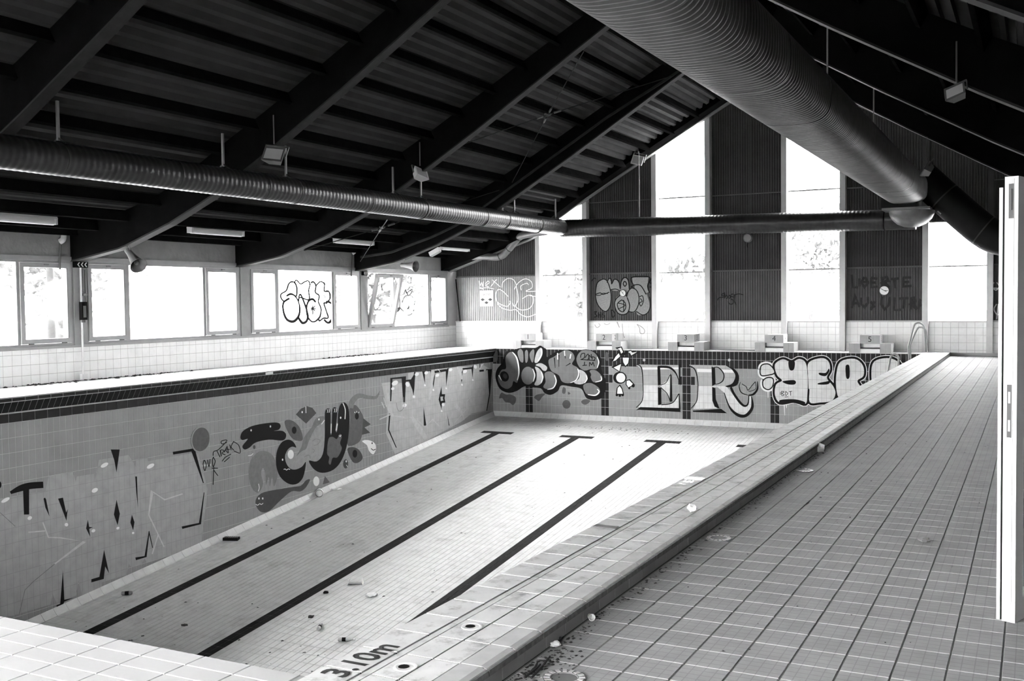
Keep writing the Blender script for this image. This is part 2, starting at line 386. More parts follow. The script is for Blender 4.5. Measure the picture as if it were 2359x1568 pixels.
# ---- pool right and near walls (seen only edge on)
pr = struct(MB().box((12.506, -.3, -4.8), (12.8, 25.3, -.07)).build('wall_pool_right', 'grout_light'), 'pool wall of grey tiles under the grey kerb')
tile_field(pr, (12.506, 25, -.436), (0, -1, 0), (0, 0, 1), steps(0, 25, .125), [(-.25*(k+1), -.25*k) for k in range(-1, 16)], lambda i, j, u, v: 'tile_pool', gap=.009, t=.004, maxn=0, skip=lambda a, b, c, d: -.436+d < zf(25-b) or -.436+d > -.07)
pn = struct(MB().box((-.3, -.3, -4.8), (12.8, -.006, -.012)).build('wall_pool_near', 'grout_light'), 'deep end wall of the pool under the white deck')
tile_field(pn, (12.5, -.006, 0), (-1, 0, 0), (0, 0, 1), steps(0, 12.5, .125), [(-.25*(k+1), -.25*k-(.012 if k == 0 else 0)) for k in range(17)], lambda i, j, u, v: 'tile_pool', gap=.009, t=.004, maxn=0)

# ---- decks
fl = struct(MB().box((13.0, YN, -.5), (XR, YF+.2, -.104)).build('floor', 'grout_dark'), 'lower grey tiled walkway beside the pool kerb')
tile_field(fl, (13.12, -2.075, -.104), (1, 0, 0), (0, 1, 0), steps(0, 3.9425, .2075), steps(0, 28.0125, .2075), lambda i, j, u, v: 'tile_deck', gap=.006, t=.004, name='deck_tile')
tile_field(fl, (17.0625, -4.5, -.104), (1, 0, 0), (0, 1, 0), steps(0, 2.2, .44), steps(0, 30.4, .8), lambda i, j, u, v: 'tile_deck', gap=.006, t=.004, maxn=0, name='deck_slab')
tile_field(fl, (13.12, -4.565, -.104), (1, 0, 0), (0, 1, 0), steps(0, 3.9425, .2075), steps(0, 2.49, .2075), lambda i, j, u, v: 'tile_deck', gap=.006, t=.004, maxn=0, name='rear_deck_tile')
fd = struct(MB().box((-1.9, YN, -.5), (12.5, -.004, -.004)).build('floor_near_deck', 'grout_mid'), 'white tiled deck at the deep end of the pool')
tile_field(fd, (-.03, -4.56, -.004), (1, 0, 0), (0, 1, 0), [(12.5-.257*(k+1), 12.5-.257*k) for k in range(48)], [(4.555-.1165*(k+1), 4.555-.1165*k) for k in range(38)], lambda i, j, u, v: 'tile_deck_near', gap=.005, t=.004, name='deck_tile')
ld = struct(MB().box((-1.9, -.004, -.5), (-.301, 25, -.004)).box((-.301, -.004, -.0135), (.10, 25, -.004)).build('floor_left_deck', 'grout_light'), 'white tiled strip of deck under the long row of windows')
tile_field(ld, (-1.89, 0, -.004), (1, 0, 0), (0, 1, 0), [(.2*k, .2*k+.2) for k in range(10)], steps(0, 25, .2), lambda i, j, u, v: 'tile_white', gap=.004, t=.004, name='deck_tile')
MB().box((.10, 0, -.014), (.112, 25, .001)).build('edge_strip', 'frame_grey', ld)
fdk = struct(MB().box((-1.9, 25.0, -.012), (13.12, YF+.2, -.004)).build('floor_far_deck', 'grout_light'), 'white tiled deck carrying the starting blocks')
tile_field(fdk, (-1.9, 25.0, -.004), (1, 0, 0), (0, 1, 0), steps(0, 15.0, .2), steps(0, 1.0, .2), lambda i, j, u, v: 'tile_white', gap=.004, t=.004, name='deck_tile')

# ---- raised kerb between pool and walkway
kb = struct(MB().box((12.5, YN, -.07), (13.112, YF, -.03)).box((12.7, YN, -.5), (13.112, YF, -.07)).box((12.505, YN, -.03), (12.676, 25, -.0015)).box((12.726, YN, -.03), (13.10, YF, -.0015)).build('trim_kerb', 'grout_kerb'),
            'raised tiled kerb with a drain slot running along the pool')
ys = [(-6.6+.2607*k, -6.6+.2607*(k+1)) for k in range(125) if -6.6+.2607*(k+1) < 26.0]
off = .379-(-6.6+.2607*27)
ys = [(a+off+.2607*0, b+off) for a, b in ys if b+off < 25.95]
tile_field(kb, (0, 0, -.008), (1, 0, 0), (0, 1, 0), [(12.495, 12.68)], [q for q in ys if q[1] < 25], lambda i, j, u, v: 'tile_coping', gap=.006, t=.010, name='kerb_slab', maxn=120)
tile_field(kb, (0, 0, -.008), (1, 0, 0), (0, 1, 0), [(12.722, 12.858), (12.858, 12.99)], ys, lambda i, j, u, v: 'tile_coping', gap=.005, t=.009, name='kerb_tile', maxn=240)
MB().box((12.685, YN, -.03), (12.717, YF, -.001)).build('slot_cover', 'tile_coping', kb)
for a, b in ys:
    a += .004; b -= .004
    P = [(12.993, -.01), (12.993, .003), (13.085, .003), (13.112, -.004), (13.124, -.02), (13.124, -.032), (13.10, -.032)]
    if b < -1.2: continue
    o = MB().prism([(x, a, z) for x, z in P], (0, b-a, 0)).build('nosing_tile', 'tile_nosing', kb)
    MB().box((13.1, a, -.034), (13.127, b, -.008)).build('worn_edge', 'nosing_edge', o)
tile_field(kb, (13.112, -1.0, -.1), (0, 1, 0), (0, 0, 1), [(q*.216+.0, q*.216+.216) for q in range(124)], [(0, .066)], lambda i, j, u, v: 'tile_step', gap=.006, t=.006, name='riser_tile', maxn=120)
# dark depth plate and white plate on the kerb
MB().box((12.51, 2.97, .0022), (12.67, 3.03, .006)).build('dark_plate', 'frame_dark', kb)
c = un((1592, 1103), 2, .003)
MB().box((12.52, c.y-.03, .0022), (12.67, c.y+.08, .006)).build('white_plate', 'tile_white', kb)
for dx_, dy_, rx_, ry_ in ((-.045, -.08, .012, .05), (-.03, -.14, .02, .03), (-.005, -.12, .018, .06), (.02, -.10, .012, .05), (.03, -.15, .012, .03), (-.04, -.22, .02, .012), (-.01, -.25, .03, .014)):
    MB().add([(12.59+dx_+rx_*random.uniform(.6, 1.2)*math.cos(t), c.y+dy_+ry_*random.uniform(.6, 1.2)*math.sin(t), .0035) for t in [k*math.pi/4 for k in range(8)]], [tuple(range(8))]).build('worn_paint', 'tile_white', kb, fix=False)
a_, b_ = un((797, 1538), 2, .004), un((890, 1504), 2, .004)
o = text_mesh('3.10m', .17, 'ink', frame((12.60, (a_.y+b_.y)/2, .0045), (0, 1, 0), (-1, 0, 0)), 'depth_mark', kb, weight=.004)
o['label'] = 'dark lettering 3.10m'
for p in ((934, 1536), (1087, 1443)):
    c = un(p, 2, .002)
    d = MB().lathe((c.x, c.y, .001), (0, 0, 1), [(.05, 0), (.05, .004), (.04, .004), (.036, .002), (0, .002)], 18).build('kerb_drain', 'tile_white', kb)
    MB().lathe((c.x-.008, c.y, .003), (0, 0, 1), [(.024, 0), (.022, .002), (0, .0025)], 12).build('drain_hole', 'black', d)

# ---- roof shape tables: lower edge of beams, underside of purlins, gable line
BL = [(-1.9, 2.36), (-1.7, 2.38), (-.5, 2.57), (.75, 2.98), (1.8, 3.42), (2.9, 4.0), (4.73, 5.05), (6.33, 6.02), (7.56, 6.77), (8.7, 7.42)]
PB = [(-2.2, 2.80), (-1.13, 2.94), (-.3, 3.08), (.55, 3.33), (1.4, 3.74), (2.17, 4.16), (2.92, 4.53), (3.66, 4.92), (8.7, 7.71)]
GB = [(-1.9, 2.45), (1.0, 3.38), (1.24, 3.50), (2.83, 4.48), (5.02, 5.74), (6.56, 6.60), (8.7, 7.78)]
def sym(tab, x): return interp(tab, x if x <= XG else 2*XG-x)
def zs(x): return sym(PB, x)+.22
xs_half = [-1.9+(XG+1.9)*i/48 for i in range(49)]; xs_all = xs_half+[2*XG-x for x in xs_half[-2::-1]]
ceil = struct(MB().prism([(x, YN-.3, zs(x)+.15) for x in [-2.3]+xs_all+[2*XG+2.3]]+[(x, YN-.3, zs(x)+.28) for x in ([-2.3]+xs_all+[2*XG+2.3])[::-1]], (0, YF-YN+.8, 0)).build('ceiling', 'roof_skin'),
              'dark pitched roof with curved beams, purlins and corrugated sheets')
BEAMS = [-3.5, 1.3, 6.1, 10.9, 15.6, 20.4]; BT = .18
EDG = [YN]+BEAMS+[25.75]
def sheet_profile(x0, x1):
    pts = []; x = x0; pat = [0, 0, .10, .10]; i = 0
    while x < x1:
        pts.append((x, zs(x)+.012+pat[i % 4])); x += (.07, .018, .085, .018)[i % 4]; i += 1
    pts.append((x1, zs(x1)+.012)); return pts
SPL = sheet_profile(-1.95, XG); SPR = [(2*XG-x, z) for x, z in SPL[::-1]]
PURX = [-1.7, -1.13, -.3, .55, 1.4, 2.17, 2.92, 3.66, 4.4, 5.15, 5.88, 6.61, 7.35, 8.12]
for a, b in zip(EDG, EDG[1:]):
    for side, SP in ((0, SPL), (1, SPR)):
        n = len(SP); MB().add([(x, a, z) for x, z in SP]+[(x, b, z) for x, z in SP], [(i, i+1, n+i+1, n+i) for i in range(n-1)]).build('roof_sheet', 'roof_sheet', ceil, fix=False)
    if b < 0: continue
    for x in PURX:
        for side in (0, 1):
            X = x if side == 0 else 2*XG-x; s_ = 1 if side == 0 else -1
            dz = (interp(PB, x+.1)-interp(PB, x-.1))/.2*s_; t = Vector((1, 0, dz)).normalized(); nz = Vector((-t.z, 0, t.x))
            y0 = a+(BT if a > YN else 0); y1 = min(b, 25.1)
            MB().obox(Vector((X, (y0+y1)/2, interp(PB, x)))+nz*.10, t, Vector((0, 1, 0)), nz, .035, (y1-y0)/2, .105).build('purlin', 'purlin', ceil)
for y in BEAMS:
    lo = [(x, sym(BL, x)) for x in xs_all]; hi = [(x, zs(x)+.005) for x in xs_all]
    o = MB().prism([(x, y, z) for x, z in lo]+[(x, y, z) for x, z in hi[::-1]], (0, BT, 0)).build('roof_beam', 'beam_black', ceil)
    n = len(lo); vs = []
    for x, z in lo:
        vs += [(x, y-.012, z+.028), (x, y-.012, z-.004), (x, y+BT+.012, z-.004), (x, y+BT+.012, z+.028)]
    MB().add(vs, [(4*i+k, 4*i+4+k, 4*i+4+(k+1) % 4, 4*i+(k+1) % 4) for i in range(n-1) for k in range(4)]).build('edge_strip', 'beam_edge', o)  # lighter colour stands for light caught along the beam's lower edge
    if y == 20.4:
        ut = [(-1.66, 2.74), (-.68, 2.83), (.72, 3.22), (1.53, 3.53), (2.25, 3.92), (5.73, 5.94), (7.34, 6.74), (8.5, 7.4)]
        vs = []; xx = [-1.66+i*(8.5+1.66)/40 for i in range(41)]
        for x in xx:
            z = interp(ut, x); vs += [(x, y-.05, z+.03), (x, y-.05, z-.03), (x, y+.001, z-.03), (x, y+.001, z+.03)]
        MB().add(vs, [(4*i+k, 4*i+4+k, 4*i+4+(k+1) % 4, 4*i+(k+1) % 4) for i in range(40) for k in range(4)]+[(0, 1, 2, 3), (160, 163, 162, 161)]).build('face_rail', 'beam_edge', o)
# gable beam
lo = [(x, sym(GB, x)-.02) for x in xs_all]
o = MB().prism([(x, 25.1, z+.03) for x, z in lo]+[(x, 25.1, zs(x)+.10) for x in xs_all[::-1]], (0, .66, 0)).build('gable_beam', 'beam_black', ceil)
vs = []
for x, z in lo: vs += [(x, 25.58, z+.05), (x, 25.58, z-.01), (x, 25.78, z-.01), (x, 25.78, z+.05)]
n = len(lo)
MB().add(vs, [(4*i+k, 4*i+4+k, 4*i+4+(k+1) % 4, 4*i+(k+1) % 4) for i in range(n-1) for k in range(4)]).build('edge_strip', 'lamp_grey', o)

# ---- long wall of windows on the left
BAYS = [(-3.4, 1.15), (1.45, 6.05), (6.35, 10.93), (11.23, 15.73), (16.05, 20.65), (20.97, 25.48)]
wl = struct(MB().box((-2.25, YN, -.5), (XW-.004, YF+.3, .68)).build('wall_left', 'grout_mid'), 'low tiled wall, plaster frieze and grey posts around the long window row')
MB().box((-2.25, YN, 2.44), (XW, YF+.3, 3.3)).build('plaster_frieze', 'plaster', wl)
tile_field(wl, (XW-.004, -3.4, .0), (0, 1, 0), (0, 0, 1), steps(0, 29.4, .196), [(-.02, .176), (.176, .373), (.373, .57), (.57, .68)], lambda i, j, u, v: 'tile_wall', gap=.005, t=.004)
PST = [(-4.6, -3.4)]+[(BAYS[i][1], BAYS[i+1][0]) for i in range(5)]+[(25.48, YF+.3)]
for k, (a, b) in enumerate(PST):
    MB().box((-2.2, a, .68), (XW+(.03 if 0 < k < 6 else .0), b, 2.44)).build('column', 'post_grey' if k < 6 else 'plaster_smooth', wl)
MB().box((-2.2, -3.4, .66), (XW+.05, 25.48, .71)).build('sill', 'frame_grey', wl)
MB().box((-2.05, -3.4, 2.37), (XW+.03, 25.48, 2.45)).build('head_rail', 'frame_grey', wl)
def rect_frame(mb, y0, y1, z0, z1, w, x0, x1):
    mb.box((x0, y0, z0), (x1, y0+w, z1)); mb.box((x0, y1-w, z0), (x1, y1, z1)); mb.box((x0, y0+w, z0), (x1, y1-w, z0+w)); mb.box((x0, y0+w, z1-w), (x1, y1-w, z1)); return mb
SPLIT = [None, None, (.0, 0, 9.70, 9.72), (12.33, 12.33, 14.54, 14.54), (17.12, 17.12, 19.38, 19.38), (22.36, 22.36, 24.33, 24.33)]
for n, (a, b) in enumerate(BAYS):
    w_ = thing('window_%d' % (n+1), '', '', (XW, (a+b)/2, .71)); w_['kind'] = 'structure'; del_ = w_.pop('category', None)
    w_['label'] = ['grey window of three lights behind the photographer', 'grey window of three lights facing the deep end', 'grey window with a lamp post and branches outside it', 'grey window with a wide middle pane and a white scribble', 'grey window with bubble lettering drawn on its middle pane', 'grey window with its first sash tilted open, next to the end wall'][n]
    f = a+1.13 if n < 2 else (8.0 if n == 2 else SPLIT[n][0]); g = b-1.15 if n < 2 else (9.70 if n == 2 else SPLIT[n][2])
    rect_frame(MB(), a, b, .71, 2.37, .05, XW-.10, XW+.01).box((XW-.10, f-.03, .76), (XW, f+.03, 2.32)).box((XW-.10, g-.03, .76), (XW, g+.03, 2.32)).build('frame', 'frame_grey', w_)
    MB().box((XW-.06, f+.03, .76), (XW-.055, g-.03, 2.32)).build('fixed_pane', 'glass_hazy' if n in (3, 4) else 'glass', w_)
    for k, (s0, s1) in enumerate(((a+.052, f-.032), (g+.032, b-.052))):
        tilt = n == 5 and k == 0
        sa = rect_frame(MB(), s0, s1, .765, 2.315, .09, XW-.07, XW+.03).build('sash', 'frame_grey', w_)
        pa = MB().box((XW-.03, s0+.085, .85), (XW-.025, s1-.085, 2.23)).build('pane', 'glass_hazy' if n in (4,) else 'glass', sa)
        MB().box((XW-.03, s1-.105, .855), (XW+.034, s1-.09, 2.225)).build('bead', 'frame_dark', sa)
        MB().obox((XW+.045, (s0+s1)/2, 2.285), Vector((1, 0, 0)), Vector((0, 1, 0)), Vector((0, 0, 1)), .02, .045, .012).build('catch', 'lamp_grey', sa)
        for yy in (s0+.2, s1-.2): MB().box((XW+.03, yy-.06, .755), (XW+.04, yy+.06, .775)).build('hinge', 'frame_dark', sa)
        if tilt:
            T = Matrix.Translation((XW, 0, .765)) @ Matrix.Rotation(math.radians(13), 4, 'Y') @ Matrix.Translation((-XW, 0, -.765))
            bpy.context.view_layer.update(); sa.matrix_world = T @ sa.matrix_world

# ---- far gable wall: posts, glass bays and ribbed panels
wf = struct(MB().box((-2.25, YF+.004, -.5), (XR+.3, YF+.3, .795)).build('wall_far', 'grout_light'), 'gable wall of dark ribbed panels and tall glass bays over a white tiled base')
tile_field(wf, (-1.9, YF+.004, 0), (1, 0, 0), (0, 0, 1), steps(0, 17.16, .195), [(-.02, .05), (.05, .245), (.245, .446), (.446, .643), (.643, .795)], lambda i, j, u, v: 'tile_wall', gap=.005, t=.004)
POSTS = [1.16, 2.76, 5.0, 6.62, 8.81, 10.39, 12.5, 14.05, 16.2, 17.8]
def gz(x): return min(sym(GB, x)+.15, zs(x)+.05)
for i, x in enumerate(POSTS):
    MB().box((x-.075, YF-.14, -.004), (x+.075, YF+.25, gz(x)-.02 if x < 12 else 3.44)).build('post', 'post_white', wf)
MB().box((-1.9, YF-.03, .785), (POSTS[0]-.075, YF+.2, .825)).build('ledge', 'frame_light', wf)
for x in POSTS[6:]: MB().box((x-.075, YF+.06, 3.44), (x+.075, YF+.25, gz(x)-.02)).build('upper_post', 'panel_upper', wf)
GL = [(POSTS[i]+.075, POSTS[i+1]-.075) for i in (0, 2, 4, 6, 8)]; PN = [(-1.9, POSTS[0]-.075)]+[(POSTS[i]+.075, POSTS[i+1]-.075) for i in (1, 3, 5, 7)]+[(POSTS[9]+.075, XR)]
def ribbed(x0, x1, z0, z1f, y, pitch=.07, dep=.022):
    mb = MB(); x = x0; pr_ = []; k = 0
    while x < x1-.001:
        pr_.append((x, y-(0, 0, dep, dep)[k % 4])); x += pitch*(.32, .18, .32, .18)[k % 4]; k += 1
    pr_.append((x1, y)); n = len(pr_)
    return mb.add([(px, py, z0) for px, py in pr_]+[(px, py, max(z0+.01, z1f(px))) for px, py in pr_], [(i, i+1, n+i+1, n+i) for i in range(n-1)])
for k, (a, b) in enumerate(PN):
    MB().prism([(a, YF+.12, .79), (b, YF+.12, .79)]+[(b-(b-a)*i/8, YF+.12, gz(b-(b-a)*i/8)) for i in range(9)], (0, .1, 0)).build('panel_backing', 'frame_dark', wf)
    mids = [a, (a+b)/2+.1, b] if k else [a, b]
    for x0, x1 in zip(mids, mids[1:]):
        ribbed(x0+.004, x1-.004, .83, lambda x: 2.25, YF+.09).build('ribbed_panel', 'panel_dark' if k else 'panel_lit', wf, fix=False)  # first lower panel lighter: light from the left windows put into its colour
        ribbed(x0+.004, x1-.004, 2.29, lambda x: min(4.43, gz(x)), YF+.09).build('ribbed_panel', 'panel_upper', wf, fix=False)
        if max(gz(x0), gz(x1)) > 4.5: ribbed(x0+.004, x1-.004, 4.46, gz, YF+.09).build('ribbed_panel', 'panel_upper', wf, fix=False)
    MB().box((a, YF-.0, .785), (b, YF+.12, .83)).build('ledge', 'frame_light', wf)
    MB().box((a, YF+.055, 2.245), (b, YF+.115, 2.285)).build('joint_rail', 'panel_dark', wf)
    if k and b < 17: MB().box((a, YF+.06, 4.43), (b, YF+.115, 4.46)).build('joint_rail', 'panel_dark', wf)
for n, (a, b) in enumerate(GL):
    w_ = thing('window_%d' % (n+7), '', '', ((a+b)/2, YF, .82)); w_['kind'] = 'structure'; w_.pop('category', None)
    w_['label'] = ['tall glass bay beside the pale ribbed panel', 'tall glass bay between the bubble lettering panel and the plain dark panel', 'tall glass bay above starting block four', 'tall glass bay above the pool ladder', 'tall glass bay behind the open white door'][n]
    MB().box((a, YF-.02, .785), (b, YF+.2, .82)).build('sill', 'frame_light', w_)
    zz = [.82, 2.235, 4.44]
    for j, z in enumerate(zz):
        if n >= 3 and j == 2: continue
        cap = 3.42 if n >= 3 else 4.44
        tp = (lambda x: 2.235) if j == 0 else ((lambda x: min(cap, gz(x))) if j == 1 else gz)
        xs_ = [a+(b-a)*i/6 for i in range(7)] if a < XG < b else [a, b]
        if max(tp(a), tp(b)) > z+.05:
            MB().prism([(a, YF+.16, z), (b, YF+.16, z)]+[(x, YF+.16, max(z+.01, tp(x))) for x in xs_[::-1]], (0, .006, 0)).build('pane', 'glass_hazy' if j == 0 else 'glass', w_)
        if j and max(gz(a), gz(b)) > z+.1: MB().box((a, YF+.12, z), (b, YF+.2, z+.04)).build('transom', 'frame_grey', w_)

for a, b in GL[3:]:
    ribbed(a, b, 3.44, gz, YF+.15).build('ribbed_panel', 'panel_upper', wf, fix=False)
    MB().prism([(a, YF+.18, 3.43), (b, YF+.18, 3.43), (b, YF+.18, gz(b)), (a, YF+.18, gz(a))], (0, .05, 0)).build('panel_backing', 'frame_dark', wf)
    MB().box((a, YF+.12, 3.42), (b, YF+.2, 3.45)).build('joint_rail', 'panel_dark', wf)
# ---- walls outside the picture
wr = struct(MB().box((XR, YN, -.5), (XR+.3, YF+.3, 3.3)).build('wall_right', 'wall_dim'), 'plain side wall behind the walkway, out of the picture')
wn = struct(MB().box((-2.25, YN-.3, -.5), (XR+.3, YN, .85)).prism([(x, YN-.3, z) for x, z in [(-2.25, 2.6), (XR+.3, 2.6)]+[(x, zs(x)+.15) for x in [XR+.2]+xs_all[::-1]+[-2.2]]], (0, .3, 0)).box((-2.25, YN-.3, .3), (-1.0, YN, 2.6)).box((15.0, YN-.3, .3), (XR+.3, YN, 2.6)).build('wall_near', 'plaster_smooth'), 'end wall behind the photographer with an added band of windows')
w_ = thing('window_12', '', '', (8, YN, .3)); w_['kind'] = 'structure'; w_.pop('category', None); w_['label'] = 'unseen band of windows added behind the photographer to light the near deck'  # assumed glazing, out of view, added and sized to brighten the near deck
for k in range(8):
    mb = MB(); a = -1.0+2*k
    mb.box((a, YN-.2, .85), (a+.06, YN-.1, 2.6)).box((a+1.94, YN-.2, .85), (a+2, YN-.1, 2.6)).box((a+.06, YN-.2, .85), (a+1.94, YN-.1, .91)).box((a+.06, YN-.2, 2.54), (a+1.94, YN-.1, 2.6)).build('frame', 'frame_grey', w_)
    MB().box((a+.06, YN-.155, .91), (a+1.94, YN-.15, 2.54)).build('pane', 'glass', w_)

# ---- the open white door at the edge of the walkway
ba, bb = un((2338, 1440), 2, -.1), un((2359, 1427), 2, -.1)
dd = (bb-ba); dd.z = 0; dd.normalize(); dn = Vector((-dd.y, dd.x, 0)); zt = un((2340, 405), 1, ba.y).z; Z = Vector((0, 0, 1))
dr = thing('door_1', '', '', (ba.x, ba.y, -.1)); dr['kind'] = 'structure'; dr.pop('category', None); dr['label'] = 'tall white glazed door standing open beside the walkway'
th = .062; DW = .92; hz = (zt+.09)/2; zc = -.09+hz
def dbox(u0, u1, n0, n1, z0, z1): return MB().obox(ba+dd*((u0+u1)/2)+dn*((n0+n1)/2)+Z*((z0+z1)/2-ba.z), dd, dn, Z, (u1-u0)/2, (n1-n0)/2, (z1-z0)/2)
st = dbox(0, .10, 0, th, -.09, zt).build('stile', 'white_plastic', dr)
dbox(DW-.1, DW, 0, th, -.09, zt).build('stile', 'white_plastic', dr)
dbox(.1, DW-.1, 0, th, -.09, .02).build('rail', 'white_plastic', dr); dbox(.1, DW-.1, 0, th, zt-.11, zt).build('rail', 'white_plastic', dr)
dbox(.1, DW-.1, .025, .031, .02, zt-.11).build('pane', 'glass', dr)
dbox(-.004, .02, th+.008, th+.024, -.085, zt-.05).build('rebate_strip', 'white_plastic', dr)
dbox(.006, .02, th, th+.008, -.085, zt-.05).build('seal', 'black', dr)
dbox(-.003, .0, .018, .03, .0, zt-.01).build('edge_groove', 'frame_light', st)
zl0, zl1 = un((2325, 1008), 1, ba.y).z, un((2325, 886), 1, ba.y).z
lp = dbox(-.004, 0, .022, .044, zl0, zl1).build('lock_plate', 'lock_metal', st)
dbox(-.0055, -.004, .028, .038, zl0+.03, zl0+.085).build('keyhole', 'lamp_glass', lp); dbox(-.0055, -.004, .028, .038, zl1-.09, zl1-.035).build('latch', 'lamp_glass', lp)
dbox(-.006, 0, .02, .042, zt-.20, zt-.035).build('bolt_plate', 'lock_metal', st)
dbox(-.014, 0, .026, .034, zt-.16, zt-.06).build('bolt', 'frame_dark', st)
e = ba+dd*DW
jam = MB().obox(e+dd*.07+dn*.03+Z*(hz+.02), dd, dn, Z, .06, .06, hz+.12).build('jamb', 'white_plastic', dr)
struct(MB().box((e.x+.08, e.y+.02, -.1), (XR, e.y+.17, 2.6)).build('wall_partition', 'wall_dim'), 'short wall holding the white door, out of the picture')
# ================================================================== OUTSIDE
gr = struct(MB().add([(-120, -90, -.6), (140, -90, -.6), (140, 150, -.6), (-120, 150, -.6), (-2.3, -4.9, -.6), (19.6, -4.9, -.6), (19.6, 26.3, -.6), (-2.3, 26.3, -.6)], [(0, 1, 5, 4), (1, 2, 6, 5), (2, 3, 7, 6), (3, 0, 4, 7)]).build('ground_outside', 'ground_outside', fix=False), 'bright open ground outside the windows')
def tree(name, x, y, h, spread, label, m='foliage', leaves=700, seed=1, bare=False):
    rnd = random.Random(seed); t = thing(name, label, 'tree', (x, y, -.6), 'trees outside the pool hall')
    mb = MB(); mb.tube([(x, y, -.6), (x+rnd.uniform(-.2, .2), y+rnd.uniform(-.2, .2), h*.35), (x+rnd.uniform(-.4, .4), y+rnd.uniform(-.4, .4), h*.7)], [.16, .12, .06], 7)
    tips = []
    for i in range(16 if bare else 9):
        a = rnd.uniform(0, 6.28); z0 = h*rnd.uniform(.15, .55); r = spread*rnd.uniform(.5, 1)
        p0 = Vector((x, y, z0)); p1 = Vector((x+r*.5*math.cos(a), y+r*.5*math.sin(a), z0+h*.15)); p2 = Vector((x+r*math.cos(a), y+r*math.sin(a), z0+h*rnd.uniform(.1, .4)))
        mb.tube([p0, p1, p2], [.05, .03, .012], 5); tips += [p1, p2]
        if bare:
            for q in range(5):
                d = Vector((rnd.uniform(-1, 1), rnd.uniform(-1, 1), rnd.uniform(-.5, .6))); mb.tube([p1.lerp(p2, q/5), p1.lerp(p2, q/5)+d*.5, p1.lerp(p2, q/5)+d*.9+Vector((0, 0, -.2))], [.015, .01, .004], 4)
    mb.build('trunk', 'bark', t)
    lb = MB()
    for i in range(leaves):
        p = rnd.choice(tips)+Vector((rnd.gauss(0, 1), rnd.gauss(0, 1), rnd.gauss(0, .7)))*spread*.28
        if p.z < -.5: continue
        u = Vector((rnd.gauss(0, 1), rnd.gauss(0, 1), rnd.gauss(0, 1))).normalized(); w = u.orthogonal().normalized(); s_ = rnd.uniform(.12, .32)
        lb.add([p-u*s_, p+w*s_*.5, p+u*s_, p-w*s_*.5], [(0, 1, 2, 3)])
    if leaves: o = lb.build('foliage', m, t, fix=False)
    return t
tree('bare_tree', -9.5, 13.5, 5.0, 2.4, 'leafless tree with drooping branches beside the lamp post outside', leaves=90, seed=3, bare=True)
tree('garden_tree', -14, 20.5, 5.2, 2.3, 'loose leafy tree outside the window with the white scribble', 'foliage_pale', 500, 5, True)
tree('garden_tree', -11, 34.5, 5.2, 2.2, 'leafy tree outside the window with the tilted sash', 'foliage_pale', 900, 7)
tree('garden_tree', -8.5, 40.0, 5.0, 2.6, 'bare branched tree outside the glass bay beside the pale panel', 'foliage_pale', 500, 9, True)
tree('garden_shrub', -1.5, 36.0, 3.0, 1.5, 'bush outside the glass bay by the bubble lettering panel', 'foliage_pale', 1200, 11)
tree('garden_shrub', 3.6, 41.0, 3.8, 2.8, 'dense dark bush outside the glass bay above block four', 'foliage', 1600, 13)
tree('garden_tree', 4.5, 52, 6.0, 3.2, 'tall pale tree seen above the dark bush outside', 'foliage_pale', 1200, 15)
c = un((117, 700), 0, -6.5)
lpst = thing('lamp_post', 'slim grey lamp post standing outside the window', 'lamp post', (c.x, c.y, -.6))
MB().tube([(c.x, c.y, -.6), (c.x, c.y, 3.6)], [.11, .08], 12).build('pole', 'pole_outside', lpst, True); MB().tube([(c.x, c.y, 3.6), (c.x+.1, c.y, 3.9), (c.x+.7, c.y, 4.0)], [.05, .05, .04], 8).build('arm', 'lamp_grey', lpst, True)
MB().box((c.x+.5, c.y-.1, 3.93), (c.x+1.0, c.y+.1, 4.04)).build('lantern', 'lamp_grey', lpst)

# ================================================================== AIR DUCTS
def spiral(path0, path1, r, pitch, prof=None, rib=.008, seg=26):
    a, b = Vector(path0), Vector(path1); n = max(2, int((b-a).length/pitch*4)); pts = []; rs = []
    for i in range(n+1):
        pts.append(a.lerp(b, i/n)); rs.append(r*(1+(rib/r)*(0, 1, 1, 0)[i % 4]))
    return MB().tube(pts, rs, seg, True, prof=prof)
def ring(c, d, r, w, prof=None): d = Vector(d).normalized(); c = Vector(c); return MB().tube([c-d*w/2, c+d*w/2], r, 26, True, prof=prof)
dl = thing('air_duct', 'long slim spiral duct hanging over the left side of the pool', 'duct', (2.7, 24.5, 3.58))
spiral((2.7, -4.5, 3.56), (2.7, 24.23, 3.60), .235, .11, None, .004).build('pipe', 'duct_left', dl, True)
for y in (6.92, 9.1, 11.2, 12.1, 14.4, 16.55, 19.4, 20.6, 22.6): ring((2.7, y, 3.585), (0, 1, 0), .246, .035).build('clamp_band', 'band_dark', dl, True)
for y in (2.2, 6.92, 10.25, 11.9, 15.47, 16.6, 20.58, 21.27, 23.9):
    MB().box((2.685, y-.02, 3.84), (2.715, y+.02, interp(PB, 2.7)-.02)).build('hanger', 'lamp_grey', dl)
    MB().tube([(2.55, y, 3.79), (2.7, y, 3.88), (2.85, y, 3.79)], .012, 5).build('hanger_clip', 'band_dark', dl)
dx = thing('air_duct', 'spiral duct crossing in front of the gable wall', 'duct', (7.5, 24.5, 3.5))
spiral((2.75, 24.52, 3.58), (11.64, 24.52, 3.43), .262, .10, None, .005).build('pipe', 'duct_left', dx, True)
for x in (6.9, 9.55): ring((x, 24.52, 3.58-.15*(x-2.75)/9), (1, 0, 0), .272, .03).build('clamp_band', 'band_dark', dx, True)
MB().box((5.034, 24.51, 3.82), (5.046, 24.522, interp(PB, 5.04)-.02)).build('hanger', 'frame_dark', dx)
